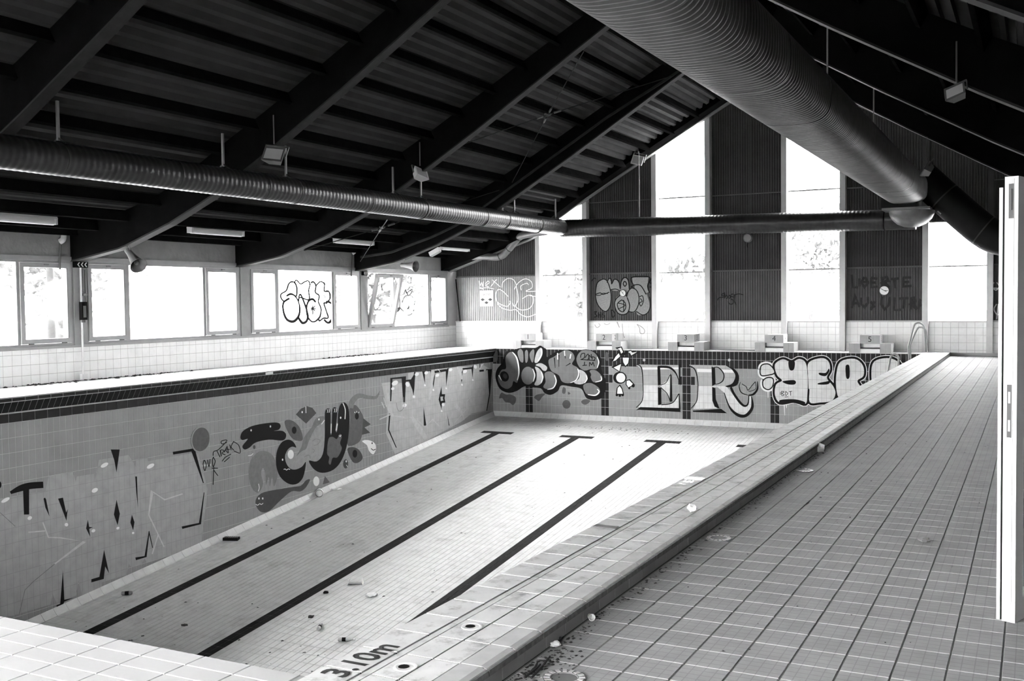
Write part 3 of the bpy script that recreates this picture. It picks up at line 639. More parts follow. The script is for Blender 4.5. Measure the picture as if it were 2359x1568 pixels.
MB().lathe((2.7, 24.52, 3.585), (0, 0, 1), [(.0, -.262), (.15, -.22), (.26, -.06), (.26, .06), (.15, .22), (0, .262)], 24).build('corner_bend', 'duct_left', dx, True)
FO = []
for i in range(44):
    t = 2*math.pi*i/44; c_, s_ = math.cos(t), math.sin(t); FO.append((math.copysign(abs(c_)**.62, c_)*1.0, math.copysign(abs(s_)**.62, s_)*.74))
dm = thing('air_duct', 'large flat oval spiral duct over the kerb with a dark slanting branch at its end', 'duct', (12.25, 23.7, 4.11))
spiral((12.25, -4.5, 4.11), (12.25, 23.65, 4.11), .48, .11, FO, .017).build('pipe', 'duct_steel', dm, True)
for y in (4.6, 8.05, 10.5, 13.2, 16.4, 18.4, 20.5, 21.7): ring((12.25, y, 4.11), (0, 1, 0), .496, .04, FO).build('clamp_band', 'band_dark', dm, True)
for y in (3.0, 8.0, 13.0, 18.0):
    MB().box((12.24, y-.015, 4.47), (12.26, y+.015, sym(PB, 12.25)-.02)).build('hanger', 'lamp_grey', dm)
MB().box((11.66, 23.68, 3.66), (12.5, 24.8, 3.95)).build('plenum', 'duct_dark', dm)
MB().tube([(11.67, 24.52, 3.43), (12.4, 24.52, 3.42)], .262, 24).build('collar', 'duct_left', dm, True)
MB().box((11.7, 23.55, 3.60), (12.80, 24.72, 3.655)).build('flange', 'duct_steel', dm)
MB().lathe((12.33, 24.2, 3.6), (0, 0, -1), [(.54, 0), (.53, .08), (.47, .2), (.34, .32), (.18, .39), (0, .41)], 24).build('bend', 'duct_steel', dm, True)
pth = smooth_pts([(12.55, 24.4, 4.44), (13.0, 24.4, 3.98), (13.5, 24.4, 3.48), (13.95, 24.4, 3.06), (14.3, 24.4, 2.86), (14.8, 24.4, 2.80), (16, 24.4, 2.79), (19.25, 24.4, 2.79)], False, 8)
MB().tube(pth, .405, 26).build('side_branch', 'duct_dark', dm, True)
for i in (9, 24): d = Vector(pth[i+1])-Vector(pth[i]); ring(pth[i], d, .415, .03).build('clamp_band', 'band_dark', dm, True)
for p, q in (((12.98, 24.0, 3.52), (13.02, 24.0, 3.46)), ((13.86, 24.1, 2.66), (13.92, 24.1, 2.6))): MB().obox(Vector(p), Vector((.7, 0, -.7)), Vector((0, 1, 0)), Vector((.7, 0, .7)), .05, .03, .015).build('bracket', 'lamp_grey', dm)
db = thing('branch_pipe', 'slim bent branch pipe with an open end by the pale ribbed panel', 'pipe', (0, 25.3, 2.9))
pth = smooth_pts([(-1.25, 25.35, 2.9), (-.5, 25.35, 2.88), (.12, 25.33, 2.86), (.45, 25.3, 3.08), (.85, 25.2, 3.42), (1.3, 25.0, 3.5), (2.41, 24.62, 3.55)], False, 6)
MB().tube(pth, .112, 16, False).build('pipe', 'duct_steel', db, True)
MB().tube(pth[:3], .10, 16, True).build('dark_end_plug', 'black', db)  # black plug stands for the shade inside the open pipe
for i in (12, 18, 24): ring(pth[i], Vector(pth[i+1])-Vector(pth[i]), .118, .02).build('seam', 'duct_dark', db, True)

# ================================================================== LAMPS, HORNS, CLOCKS
def flood(px, Y, label, s=1.0, yaw=0, pitch=-25, roll=0, white=False):
    c = un(px, 1, Y); t = thing('floodlight', label, 'floodlight', c, 'floodlights under the roof beams')
    R_ = Matrix.Rotation(math.radians(yaw), 4, 'Z') @ Matrix.Rotation(math.radians(pitch), 4, 'X') @ Matrix.Rotation(math.radians(roll), 4, 'Y')
    T = Matrix.Translation(c) @ R_ @ Matrix.Scale(s, 4)
    def part(mb, nm, m, pa=t):
        o = mb.build(nm, m, None); o.data.transform(T); o.parent = pa; o.matrix_parent_inverse = pa.matrix_world.inverted(); return o
    b = part(MB().prism([(-.17, -.06, -.13), (.17, -.06, -.13), (.17, -.06, .13), (-.17, -.06, .13)], (0, .02, 0)).add([(-.17, -.04, -.13), (.17, -.04, -.13), (.17, -.04, .13), (-.17, -.04, .13), (-.1, .12, -.08), (.1, .12, -.08), (.1, .12, .08), (-.1, .12, .08)], [(0, 1, 5, 4), (1, 2, 6, 5), (2, 3, 7, 6), (3, 0, 4, 7), (4, 5, 6, 7)]), 'housing', 'lamp_white' if white else 'lamp_grey')
    part(MB().box((-.145, -.066, -.105), (.145, -.06, .105)), 'lens', 'lamp_glass')
    part(MB().box((-.175, -.07, -.135), (-.145, -.055, .135)).box((.145, -.07, -.135), (.175, -.055, .135)).box((-.145, -.07, .105), (.145, -.055, .135)).box((-.145, -.07, -.135), (.145, -.055, -.105)), 'bezel', 'lamp_white' if white else 'frame_dark')
    part(MB().box((-.20, -.015, -.02), (-.185, .015, .2)).box((.185, -.015, -.02), (.20, .015, .2)).box((-.2, -.015, .2), (.2, .015, .215)), 'bracket', 'frame_dark')
    MB().tube([c+Vector((0, 0, .2*s)), Vector((c.x, c.y, min(zs(c.x), c.z+.2*s+.5)))], .012, 6).build('stem', 'frame_dark', t)
    return t
flood((632, 360), 10.8, 'square floodlight with a dark bezel above the slim duct', 1.05, 25, -30, 8)
flood((968, 402), 15.55, 'pale floodlight under the second beam, seen edge on', .95, 80, -35, 20, True)
flood((1470, 370), 24.95, 'pale floodlight high on the gable beside a hanging rod', 1.0, 0, -10, 15, True)
flood((2203, 215), 10.8, 'dim floodlight in the dark right hand slope of the roof', .72, -25, -30, -20)
flood((2135, 390), 20.3, 'dim floodlight behind the large oval duct', .9, -80, -30, -25)
def tube_lamp(p0, p1, X, label):
    a, b = un(p0, 0, X), un(p1, 0, X); z = (a.z+b.z)/2; L_ = b.y-a.y; t = thing('tube_light', label, 'tube light', (X, (a.y+b.y)/2, z), 'tube lights along the eaves')
    MB().prism([(X-.08, a.y, z+.05), (X-.06, a.y, z+.09), (X+.06, a.y, z+.09), (X+.08, a.y, z+.05)], (0, L_, 0)).build('housing', 'lamp_white', t)
    MB().tube([(X, a.y+.04, z), (X, b.y-.04, z)], .062, 12).build('diffuser', 'lamp_white', t, True)
    MB().box((X-.07, a.y, z-.05), (X+.07, a.y+.05, z+.05)).build('end_cap', 'lamp_white', t); MB().box((X-.07, b.y-.05, z-.05), (X+.07, b.y, z+.05)).build('end_cap', 'lamp_white', t)
    for yy in (a.y+.25, b.y-.25): MB().box((X-.02, yy-.02, z+.09), (X+.02, yy+.02, interp(PB, X)+.03)).build('clip', 'frame_dark', t)
tube_lamp((-45, 500), (127, 510), -.62, 'white tube light above the window with branches outside')
tube_lamp((436, 531), (558, 539), -.62, 'white tube light above the window with the white scribble')
tube_lamp((772, 554), (858, 561), -.62, 'white tube light above the window with bubble lettering')
tube_lamp((1018, 571), (1078, 575), -.62, 'white tube light nearest the gable wall')
c = un((1002, 580), 1, 20.38)
t = thing('emergency_light', 'small white emergency light under the third beam', 'light', c)
R_ = Matrix.Translation(c) @ Matrix.Rotation(math.radians(-24), 4, 'Y')
for mb, nm, m_ in ((MB().box((-.16, -.06, -.05), (.16, .06, .06)), 'housing', 'lamp_white'), (MB().box((-.15, -.05, -.075), (.15, .05, -.05)), 'lens', 'lamp_glass')):
    o = mb.build(nm, m_, None); o.data.transform(R_); o.parent = t; o.matrix_parent_inverse = t.matrix_world.inverted()
def horn(px, Y, d, label, s=1):
    c = un(px, 1, Y); t = thing('horn_speaker', label, 'speaker', c, 'horn speakers under the beams'); d = Vector(d).normalized()
    MB().lathe(c-d*.16*s, d, [(.05*s, -.10*s), (.06*s, 0), (.07*s, .08*s), (.09*s, .18*s), (.135*s, .30*s), (.145*s, .305*s), (.13*s, .29*s), (.08*s, .18*s), (.04*s, .1*s), (0, .09*s)], 22).build('bell', 'speaker', t, True)
    MB().lathe(c, d, [(.02*s, 0), (.04*s, .06*s), (.03*s, .09*s), (0, .1*s)], 12).build('driver_cone', 'speaker', t, True)
    MB().lathe(c-d*.28*s, d, [(0, -.02), (.055*s, -.02), (.055*s, .04*s)], 14).build('driver', 'speaker', t, True)
    tp = sym(BL, c.x) if abs(Y-25.9) > .5 else c.z+.3
    MB().tube([c-d*.2*s, c-d*.2*s+Vector((0, 0, .1)), Vector((c.x-d.x*.2*s, c.y, max(tp, c.z+.14)))], .014, 6).build('bracket', 'lamp_grey', t)
horn((311, 600), 10.95, RT*.6-UP*.62-fwd*.5, 'pale horn speaker pointing down under the beam beside the exit arrows', 1.15)
horn((947, 612), 20.45, RT*.85-UP*.12-fwd*.5, 'horn speaker aimed across the pool, above the tilted sash', 1.1)
def clock(px, r, label, rim, hands):
    c = un(px, 1, YF+.02); t = thing('wall_clock', label, 'clock', c)
    MB().lathe(c, (0, -1, 0), [(r, -.06), (r, .02), (r*.9, .035), (r*.86, .02), (r*.86, .0)], 26).build('rim', rim, t, True)
    MB().lathe(c, (0, -1, 0), [(r*.87, .005), (r*.87, .02), (0, .021)], 24).build('dial', 'lamp_white', t)
    for a, l in hands:
        e_ = c+Vector((math.sin(a)*l*r, -.026, math.cos(a)*l*r)); MB().tube([c+Vector((0, -.026, 0)), e_], .006, 4).build('hand', 'ink', t)
clock((1435, 675), .105, 'small round wall clock in the middle of the bubble lettering', 'lamp_grey', ((-.6, .75), (2.4, .6), (.4, .5)))
clock((2037, 669), .135, 'white wall clock with a dark rim between the painted words', 'frame_dark', ((-1.0, .75), (1.6, .7), (2.0, .5)))
c = un((1723, 548), 1, YF-.02)
t = thing('round_speaker', 'round grey loudspeaker high on the plain dark panel', 'speaker', c)
MB().lathe(c, (0, -1, 0), [(.125, -.05), (.125, .05), (.105, .075), (.1, .06)], 24).build('case', 'lamp_grey', t, True); MB().lathe(c, (0, -1, 0), [(.1, .05), (.1, .062), (.05, .07), (0, .072)], 20).build('grille', 'speaker', t, True)
MB().tube([c+Vector((0, .0, -.12)), c+Vector((-.03, .02, -.2)), c+Vector((-.02, .05, -.28))], .01, 5).build('cable', 'black', t)
# exit arrows, switch box, conduits on the first column
yc = (BAYS[2][1]+BAYS[3][0])/2; xf = XW+.03
def arrows(y, label, n=3, s=1):
    t = thing('arrow_sign', label, 'sign', (xf, y, 2.3), 'arrow signs on the window columns'); MB().box((xf, y-.16*s, 2.24), (xf+.06, y+.16*s, 2.36)).build('box', 'black', t)
    for k in range(n):
        y0 = y-.10*s+k*.085*s
        MB().add([(xf+.062, y0, 2.30), (xf+.062, y0+.04*s, 2.345), (xf+.062, y0+.07*s, 2.345), (xf+.062, y0+.03*s, 2.30), (xf+.062, y0+.07*s, 2.255), (xf+.062, y0+.04*s, 2.255)], [(0, 1, 2, 3), (0, 3, 4, 5)]).build('arrow', 'paint_white', t, fix=False)
arrows(yc, 'black sign with three white arrows under the first curved beam'); arrows((BAYS[4][1]+BAYS[5][0])/2, 'small arrow sign beside the window with the tilted sash', 3, .7)
t = thing('conduit', 'pale conduit pipe running down the first window column', 'pipe', (xf+.03, yc, 0))
MB().tube([(xf+.03, yc-.0, .05), (xf+.03, yc, 2.24)], .02, 8).build('pipe', 'lamp_white', t, True); MB().tube([(xf+.03, yc+.06, 1.75), (xf+.03, yc+.06, 2.24)], .015, 8).build('pipe', 'lamp_grey', t, True); MB().tube([(xf+.03, yc+.10, 1.3), (xf+.03, yc+.10, 2.2)], .012, 8).build('pipe', 'frame_dark', t, True)
MB().box((xf, yc-.06, .0), (xf+.07, yc+.07, .12)).build('foot_box', 'lamp_white', t); MB().box((xf, yc+.03, 1.68), (xf+.06, yc+.14, 1.73)).build('bracket', 'lamp_grey', t)
sb = thing('switch_box', 'black switch box on the first window column', 'box', (xf+.05, yc-.03, 1.4))
MB().box((xf+.05, yc-.075, 1.20), (xf+.13, yc+.055, 1.56)).build('case', 'black', sb); MB().box((xf+.13, yc-.045, 1.25), (xf+.14, yc+.02, 1.48)).build('cover', 'frame_dark', sb); MB().box((xf+.06, yc-.04, 1.15), (xf+.11, yc+.02, 1.20)).build('gland', 'frame_dark', sb)
for px, X_ in (((147, 545), XW+.10), ((817, 575), XW+.12)):
    c = un(px, 0, X_); t = thing('drain_pipe', 'white drain elbow coming through the frieze by the '+('first' if px[0] < 300 else 'third')+' beam', 'pipe', c)
    MB().tube(smooth_pts([tuple(c+Vector((0, .0, .2))), tuple(c+Vector((0, 0, .02))), tuple(c+Vector((.01, -.03, -.06))), tuple(c+Vector((-.04, -.06, -.10)))], False, 4), .055, 12).build('elbow', 'lamp_white', t, True)
    MB().tube([c+Vector((-.03, -.06, -.06)), Vector((XW+.03, c.y-.06, 2.2))], .02, 8).build('pipe', 'frame_dark', t, True)

# ================================================================== WIND BRACING
def brace(ringpx, Y, ends, label):
    c = un(ringpx, 1, Y); t = thing('wind_brace', label, 'brace', c)
    MB().tube([c+Vector((.07*math.cos(a), .07*math.sin(a), .02*math.sin(a*2))) for a in [i*math.pi/8 for i in range(17)]], .016, 6, False).build('ring', 'frame_dark', t, True)
    for p, yy in ends:
        e_ = un(p, 1, yy); d = (e_-c).normalized(); MB().tube([c+d*.07, e_], .011, 6).build('rod', 'beam_edge', t); MB().tube([c+d*.16, c+d*.34], .024, 8).build('turnbuckle', 'frame_dark', t)
brace((1262, 264), 18.1, [((1345, 118), 15.78), ((1552, 174), 20.4), ((1045, 340), 15.78), ((1180, 420), 20.4)], 'crossed rods with a ring between the second and third beams')
brace((880, 524), 18.1, [((830, 602), 20.4), ((1150, 438), 20.4), ((700, 577), 15.78), ((893, 505), 15.78)], 'crossed rods with a ring above the window with bubble lettering')
brace((22, 198), 8.6, [((0, 120), 10.9), ((-60, 260), 6.28), ((60, 60), 6.28), ((0, 225), 10.9)], 'crossed rods with a ring at the first bay')

# ================================================================== STARTING BLOCKS
def start_block(x, num):
    t = thing('starting_block', 'white tiled starting block with a black number '+('one, nearest the window wall', 'two, beside the bubble lettering panel', 'three, with a dark cup beside it', 'four, below a glass bay', 'five, nearest the pool ladder')[num-1], 'starting block', (x, 25.02, 0), 'starting blocks along the far deck')
    y0 = 25.01
    w_l = MB().box((x-.53, y0, 0), (x-.25, y0+.55, .245)).build('wing', 'grout_mid', t); w_r = MB().box((x+.25, y0, 0), (x+.53, y0+.55, .245)).build('wing', 'grout_mid', t)
    pl_ = MB().box((x-.25, y0, .245), (x+.25, y0+.5, .465)).build('platform', 'grout_mid', t)
    MB().box((x-.25, y0+.2, 0), (x+.25, y0+.55, .245)).build('recess', 'tile_wall', t)
    MB().box((x-.25, y0+.02, .0), (x+.25, y0+.2, .10)).build('step', 'tile_wall', t)
    MB().tube([(x-.25, y0+.05, .125), (x+.25, y0+.05, .125)], .018, 8).build('grab_bar', 'frame_dark', t)
    def skin(pa, xa, xb, za, zb, n, dep):
        w_ = (xb-xa)/n
        for i in range(n):
            MB().box((xa+i*w_+.003, y0-.004, za+.003), (xa+(i+1)*w_-.003, y0, zb-.003)).build('tile', 'tile_block', pa)
        MB().box((xa+.003, y0, zb), (xb-.003, y0+dep, zb+.004)).build('top_tile', 'tile_white', pa)
        MB().box((xb, y0+.003, za+.003), (xb+.004, y0+dep-.003, zb-.003)).build('side_tile', 'tile_white', pa)
    skin(w_l, x-.53, x-.25, 0, .245, 2, .55); skin(w_r, x+.25, x+.53, 0, .245, 2, .55); skin(pl_, x-.25, x+.25, .245, .465, 3, .5)
    text_mesh(str(num), .21, 'ink', frame((x, y0-.0055, .355), (1, 0, 0), (0, 0, 1)), 'number', pl_)
    text_mesh(str(num), .19, 'ink', frame((x+.2555, y0+.25, .355), (0, 1, 0), (0, 0, 1)), 'side_number', pl_)
for k, x in enumerate(LANES): start_block(x-.02, k+1)
# ladder and grab rail
ld_ = thing('pool_ladder', 'bright steel ladder rails looping over the pool edge', 'ladder', (12.6, 23.9, 0))
def rail(Y, pts, pa, nm='rail', r=.021):
    P = [un(p, 1, Y) for p in pts]; P = smooth_pts([tuple(p) for p in P], False, 6); MB().tube(P, r, 10).build(nm, 'steel', pa, True)
k_ = CR(1980, 720, .10204)
rail(23.6, [k_(*p) for p in [(1110, 1100), (1112, 960), (1105, 760), (1150, 600), (1230, 300), (1310, 232), (1400, 250), (1460, 330), (1480, 600), (1498, 884)]], ld_)
rail(24.2, [k_(*p) for p in [(1150, 1050), (1148, 930), (1140, 750), (1210, 560), (1310, 360), (1380, 330), (1450, 350), (1505, 430), (1525, 650), (1535, 860)]], ld_)
for z in (-.35, -.65, -.95):
    a, b = un(k_(1110, 1000), 1, 23.6), un(k_(1150, 1000), 1, 24.2); MB().box((a.x-.05, 23.6, z-.015), (a.x+.06, 24.2, z+.015)).build('rung', 'steel', ld_)
gr_ = thing('grab_rail', 'short bent steel grab rail just above the kerb', 'rail', (12.45, 20.5, 0))
rail(20.5, [k_(*p) for p in [(640, 1330), (665, 1190), (700, 1020), (760, 945), (830, 945), (880, 1010), (885, 1080), (880, 1250)]], gr_, r=.024)
# poster
p0, p1 = un((1105, 669), 1, YF+.06), un((1137, 705), 1, YF+.06)
ps = thing('poster', 'white square poster with a small logo on the pale ribbed panel', 'poster', ((p0.x+p1.x)/2, YF+.06, p1.z))
MB().box((p0.x, YF+.05, p1.z), (p1.x, YF+.062, p0.z)).build('sheet', 'paper', ps)
pc = Vector(((p0.x+p1.x)/2, YF+.0485, (p0.z+p1.z)/2))
text_mesh('arena', .14, 'ink', frame(pc+Vector((0, 0, .13)), (1, 0, 0), (0, 0, 1)), 'lettering', ps)
for dx_, dz_ in ((-.14, -.04), (.14, -.04), (0, -.14)): MB().add([pc+Vector((dx_-.085, -.0005, dz_)), pc+Vector((dx_, -.0005, dz_-.05)), pc+Vector((dx_+.085, -.0005, dz_)), pc+Vector((dx_, -.0005, dz_+.05))], [(0, 1, 2, 3)]).build('diamond', 'ink', ps, fix=False)
# thin dark sliver leaning at the panel edge
a, b = un((1050, 643), 1, YF-.06), un((1060, 740), 1, YF-.06)
t = thing('leaning_sliver', 'thin dark sliver leaning at the edge of the pale ribbed panel', 'sliver', (b.x, YF-.02, .83)); MB().tube([a, b], .022, 4).build('sliver', 'black', t)

# ================================================================== HOLES, DRAINS AND LITTER
hb = un((462, 1012), 0, .002)
nich = MB().lathe(hb+Vector((-.001, 0, 0)), (1, 0, 0), [(.27, 0), (.27, .012), (.245, .014), (.24, .004)], 30).build('light_port', 'tile_pool', pl, True)
MB().lathe(hb, (1, 0, 0), [(.24, 0), (.24, .004), (0, .0045)], 26).build('port_cover', 'paint_g2', nich)
for px in ((1305, 931),):
    c = un(px, 1, 24.998); n2 = MB().lathe(c, (0, -1, 0), [(.13, 0), (.13, .006), (0, .007)], 26).build('light_port', 'paint_g2', pfar)
for px in ((1484, 829), (1680, 829)):
    c = un(px, 1, 24.998); MB().lathe(c, (0, -1, 0), [(.04, 0), (.04, .012), (.025, .013), (.02, .004), (0, .004)], 8).build('rope_eye', 'frame_light', pfar)
for px, sc in (((1656, 1240), 1), ((1853, 1084), 1), ((1300, 1562), 1.1)):
    c = un(px, 2, -.1); r = .085*sc
    d = MB().lathe((c.x, c.y, -.0995), (0, 0, 1), [(r, 0), (r, .005), (r*.62, .005), (r*.6, .001), (0, .001)], 24).build('floor_drain', 'lamp_grey', fl)
    for i in range(16):
        a = i*math.pi/8; MB().obox((c.x+.8*r*math.cos(a), c.y+.8*r*math.sin(a), -.0935), Vector((math.cos(a), math.sin(a), 0)), Vector((-math.sin(a), math.cos(a), 0)), Z, r*.14, r*.09, .001).build('tooth', 'frame_light', d)
def onfloor(px):
    d = ray(*px); t = 5.
    for _ in range(60):
        P = CAM+d*t; t += (P.z-zf(P.y))/max(.02, -d.z+.1085*0)*.6
    return CAM+d*t
def crumple(name, label, cat, P, r, m, seed, flat=.5):
    rnd = random.Random(seed); bm = bmesh.new(); bmesh.ops.create_icosphere(bm, subdivisions=2, radius=1)
    for v in bm.verts:
        k = rnd.uniform(.6, 1.15); v.co = Vector((v.co.x*k*r*1.3, v.co.y*k*r, max(-.0, (v.co.z*k+.55))*r*flat))
    me = bpy.data.meshes.new(name); bm.to_mesh(me); bm.free(); me.materials.append(M[m])
    o = bpy.data.objects.new(name, me); COL.objects.link(o); o.location = P; o.rotation_euler.z = rnd.uniform(0, 6); return tag(o, label, cat)
FZ = .004
def lift(P, dz=FZ): return P+Vector((0, 0, dz))
# drink can lying by the wall
P = lift(onfloor((292, 1370)), .035); t = thing('drink_can', 'shiny drink can lying on the pool floor by the wall', 'can', P-Vector((0, 0, .035)))
ax = Vector((.8, .6, -.0)).normalized(); MB().lathe(P-ax*.09, ax, [(.026, 0), (.034, .012), (.034, .165), (.028, .18), (.026, .175), (0, .172)], 18).build('body', 'steel', t, True); MB().lathe(P-ax*.03, ax, [(.0352, 0), (.0352, .07)], 18).build('label_band', 'black', t, True)
# grating block
P = lift(onfloor((533, 1244))); t = thing('grate_block', 'dark slotted drain block lying on the pool floor', 'grate', P); ax = Vector((.93, .36, 0)); ay = Vector((-.36, .93, 0))
MB().obox(P+Z*.03, ax, ay, Z, .16, .07, .03).build('body', 'black', t)
for i in range(7): MB().obox(P+Z*.062+ax*(-.135+i*.045), ax, ay, Z, .012, .06, .003).build('bar', 'frame_dark', t)
# tin
P = lift(onfloor((736, 1143)), .09); t = thing('paint_tin', 'open empty tin lying on its side against the pool wall', 'tin', P-Z*.09); ax = Vector((.55, -.8, 0)).normalized()
MB().lathe(P-ax*.13, ax, [(0, 0), (.085, 0), (.085, .25), (.089, .255), (.08, .25), (.078, .01), (0, .01)], 24).build('can', 'lamp_grey', t, True)
MB().lathe(P-ax*.08, ax, [(.0865, 0), (.0865, .14)], 24).build('paper_label', 'paper', t, True)
crumple('paper_scrap', 'torn white paper beside the empty tin', 'paper', lift(onfloor((775, 1128))), .10, 'paper', 3, .3)
crumple('plastic_bag', 'white crumpled bag on the pool floor by the middle lane line', 'bag', lift(onfloor((857, 1374))), .085, 'paper', 4, .55)
P = lift(onfloor((819, 1345))); t = thing('food_carton', 'open white food carton beside the middle lane line', 'carton', P); u_ = Vector((.9, .43, 0)); w2 = Vector((-.43, .9, 0))
MB().obox(P+Z*.02, u_, w2, Z, .13, .05, .004).build('tray', 'cardboard', t); MB().obox(P-u_*.12+Z*.045, (u_*.3+Z*.95).normalized(), w2, (Z*.3-u_*.95).normalized(), .05, .075, .004).build('flap', 'paper', t); MB().obox(P+u_*.13+Z*.045, (-u_*.3+Z*.95).normalized(), w2, (Z*.3+u_*.95).normalized(), .05, .075, .004).build('flap', 'paper', t)
def bottle(px, d, label, r=.03, L_=.24):
    P = lift(onfloor(px), r+.003); d = Vector(d).normalized(); t = thing('plastic_bottle', label, 'bottle', P-Z*(r+.003))
    MB().lathe(P-d*L_/2, d, [(0, 0), (r*.9, 0), (r, .01), (r, L_*.62), (r*.95, L_*.7), (r*.45, L_*.88), (r*.42, L_)], 16).build('body', 'clear_plastic', t, True)
    MB().lathe(P+d*(L_/2), d, [(r*.5, 0), (r*.5, .025), (0, .026)], 12).build('cap', 'paper', t, True); MB().lathe(P-d*L_*.25, d, [(r*1.03, 0), (r*1.03, L_*.25)], 16).build('label_band', 'black', t, True)
bottle((737, 1447), (-.45, .9, 0), 'clear plastic bottle lying across the floor tile lines'); bottle((797, 1477), (.9, .4, 0), 'clear plastic bottle with a dark label near the depth mark')
crumple('paper_scrap', 'crumpled white paper lying on the kerb', 'paper', un((1594, 1177), 2, .004), .038, 'paper', 8, .9)
crumple('plastic_bag', 'pale crumpled bag leaning at the foot of the kerb', 'bag', un((1884, 1040), 2, -.0995), .07, 'paper', 9, 1.0)
crumple('cigarette_packet', 'squashed packet on the walkway tiles', 'packet', un((2130, 1246), 2, -.0995), .035, 'lamp_grey', 10, .5)
crumple('paper_scrap', 'small white scrap among twigs at the kerb foot', 'paper', un((1278, 1488), 2, -.0995), .022, 'paper', 12, .8)
crumple('stone_lump', 'dark lump on the pool floor beside the middle lane line', 'stone', lift(onfloor((751, 1366))), .045, 'black', 14, .6)
crumple('stone_lump', 'dark lump near the white deck edge on the pool floor', 'stone', lift(onfloor((717, 1422))), .05, 'dirt', 15, .5)
crumple('stone_lump', 'small dark lump below the first lane line', 'stone', lift(onfloor((425, 1441))), .05, 'dirt', 16, .4)
crumple('rag', 'dark rag lying on the far deck beside the ladder', 'rag', un((2108, 803), 2, .003), .16, 'cardboard', 17, .4)
P = un((1527, 801), 2, .001); t = thing('dark_cup', 'dark cup standing beside starting block three', 'cup', P); MB().lathe(P, (0, 0, 1), [(0, 0), (.05, 0), (.065, .17), (.058, .17), (.045, .01), (0, .01)], 18).build('body', 'black', t, True); MB().lathe(P+Z*.06, (0, 0, 1), [(.0575, 0), (.062, .05)], 18).build('sleeve', 'paper', t, True)
crumple('leaf_litter', 'dark fallen leaf on the bright walkway by the kerb end', 'leaf', un((2157, 825), 2, -.0995), .09, 'dirt', 20, .3)
crumple('leaf_litter', 'second dark leaf lower on the walkway by the kerb end', 'leaf', un((2152, 835), 2, -.0995), .09, 'dirt', 21, .3)
# cup
P = un((1361, 1428), 2, -.0995); t = thing('paper_cup', 'small white cup tipped over against the kerb foot', 'cup', P); d = Vector((.6, -.75, .1)).normalized()
MB().lathe(P+Z*.018-d*.02, d, [(0, 0), (.012, 0), (.017, .04), (.018, .041), (.015, .04), (.011, .004), (0, .004)], 16).build('body', 'paper', t, True)
# twigs
for i, (a, b) in enumerate([((1267, 1511), (1224, 1561)), ((1238, 1525), (1218, 1553)), ((1245, 1530), (1208, 1560)), ((1285, 1478), (1290, 1468))]):
    A, B = un(a, 2, -.09), un(b, 2, -.09); m_ = A.lerp(B, .5)+Vector((.008, .004, .004))
    t = thing('twig', ['long forked twig lying by the kerb foot', 'short thick twig beside the forked twig', 'thin twig crossing the short thick twig', 'tiny twig standing among the debris'][i], 'twig', A); MB().tube([A, m_, B], [.004, .006, .005], 6).build('stem', 'twig', t, True)
    if i == 0: MB().tube([m_, m_+Vector((.03, .01, .006))], [.004, .002], 5).build('side_shoot', 'twig', t, True)
# loose dirt
rnd = random.Random(5); mb = MB()
def speck(P, r):
    n = 6; vs = [P+Vector((r*rnd.uniform(.5, 1.2)*math.cos(2*math.pi*i/n), r*rnd.uniform(.5, 1.4)*math.sin(2*math.pi*i/n), 0)) for i in range(n)]+[P+Vector((0, 0, r*rnd.uniform(.2, .6)))]
    mb.add(vs, [(i, (i+1) % n, n) for i in range(n)])
for i in range(520):
    y = 5+20*rnd.random()**1.6; x = rnd.uniform(.3, 12.3); speck(Vector((x, y, zf(y)+.004)), rnd.choice((.008, .01, .012, .014, .02, .03)))
for i in range(120):
    y = rnd.uniform(4, 10); x = rnd.uniform(4, 11.5); speck(Vector((x, y, zf(y)+.004)), rnd.choice((.012, .016, .02, .03)))
for i in range(90):
    y = 24+rnd.gauss(0, .12); x = 4.6+rnd.gauss(0, .9); speck(Vector((x, y, zf(y)+.004)), rnd.uniform(.01, .03))
o = mb.build('floor_debris', 'dirt', None, fix=False); tag(o, 'dark specks and crumbs scattered over the pool floor', 'debris', kind='stuff')
mb = MB()
for i in range(420):
    y = .4+9*rnd.random()**1.5; speck(Vector((13.135+abs(rnd.gauss(0, .035)), y, -.0995)), rnd.uniform(.003, .012))
for i in range(120): speck(Vector((13.16+abs(rnd.gauss(0, .06)), rnd.uniform(.45, 1.0), -.0995)), rnd.uniform(.004, .012))
for i in range(70): speck(Vector((rnd.uniform(13.3, 15.2), rnd.uniform(1.0, 9), -.0995)), rnd.uniform(.004, .011))
o = mb.build('kerb_debris', 'dirt', None, fix=False); tag(o, 'dark dirt and leaf crumbs gathered along the kerb foot', 'debris', kind='stuff')
mb = MB()
for y0, n, sg in ((10.8, 160, 1.0), (20.0, 120, .6), (12.6, 60, .6)):
    for i in range(n): speck(Vector((XW+.09+abs(rnd.gauss(0, .13)), y0+rnd.gauss(0, sg), .001)), rnd.uniform(.015, .05))
for i in range(300): speck(Vector((XW+.03+abs(rnd.gauss(0, .02)), rnd.uniform(8, 25.5), .001)), rnd.uniform(.006, .014))
o = mb.build('deck_debris', 'soot', None, fix=False); tag(o, 'dirt and crumbs along the foot of the window wall', 'debris', kind='stuff')
# ================================================================== GRAFFITI (paint lying flat on the walls)
NM = {'black_paint': 'outline', 'white_paint': 'highlight', 'paint_white': 'highlight', 'paint_light': 'light_stroke', 'paint_letter': 'fill', 'paint_grad': 'fill', 'paint_bubble': 'fill', 'paint_bubble_light': 'shading'}
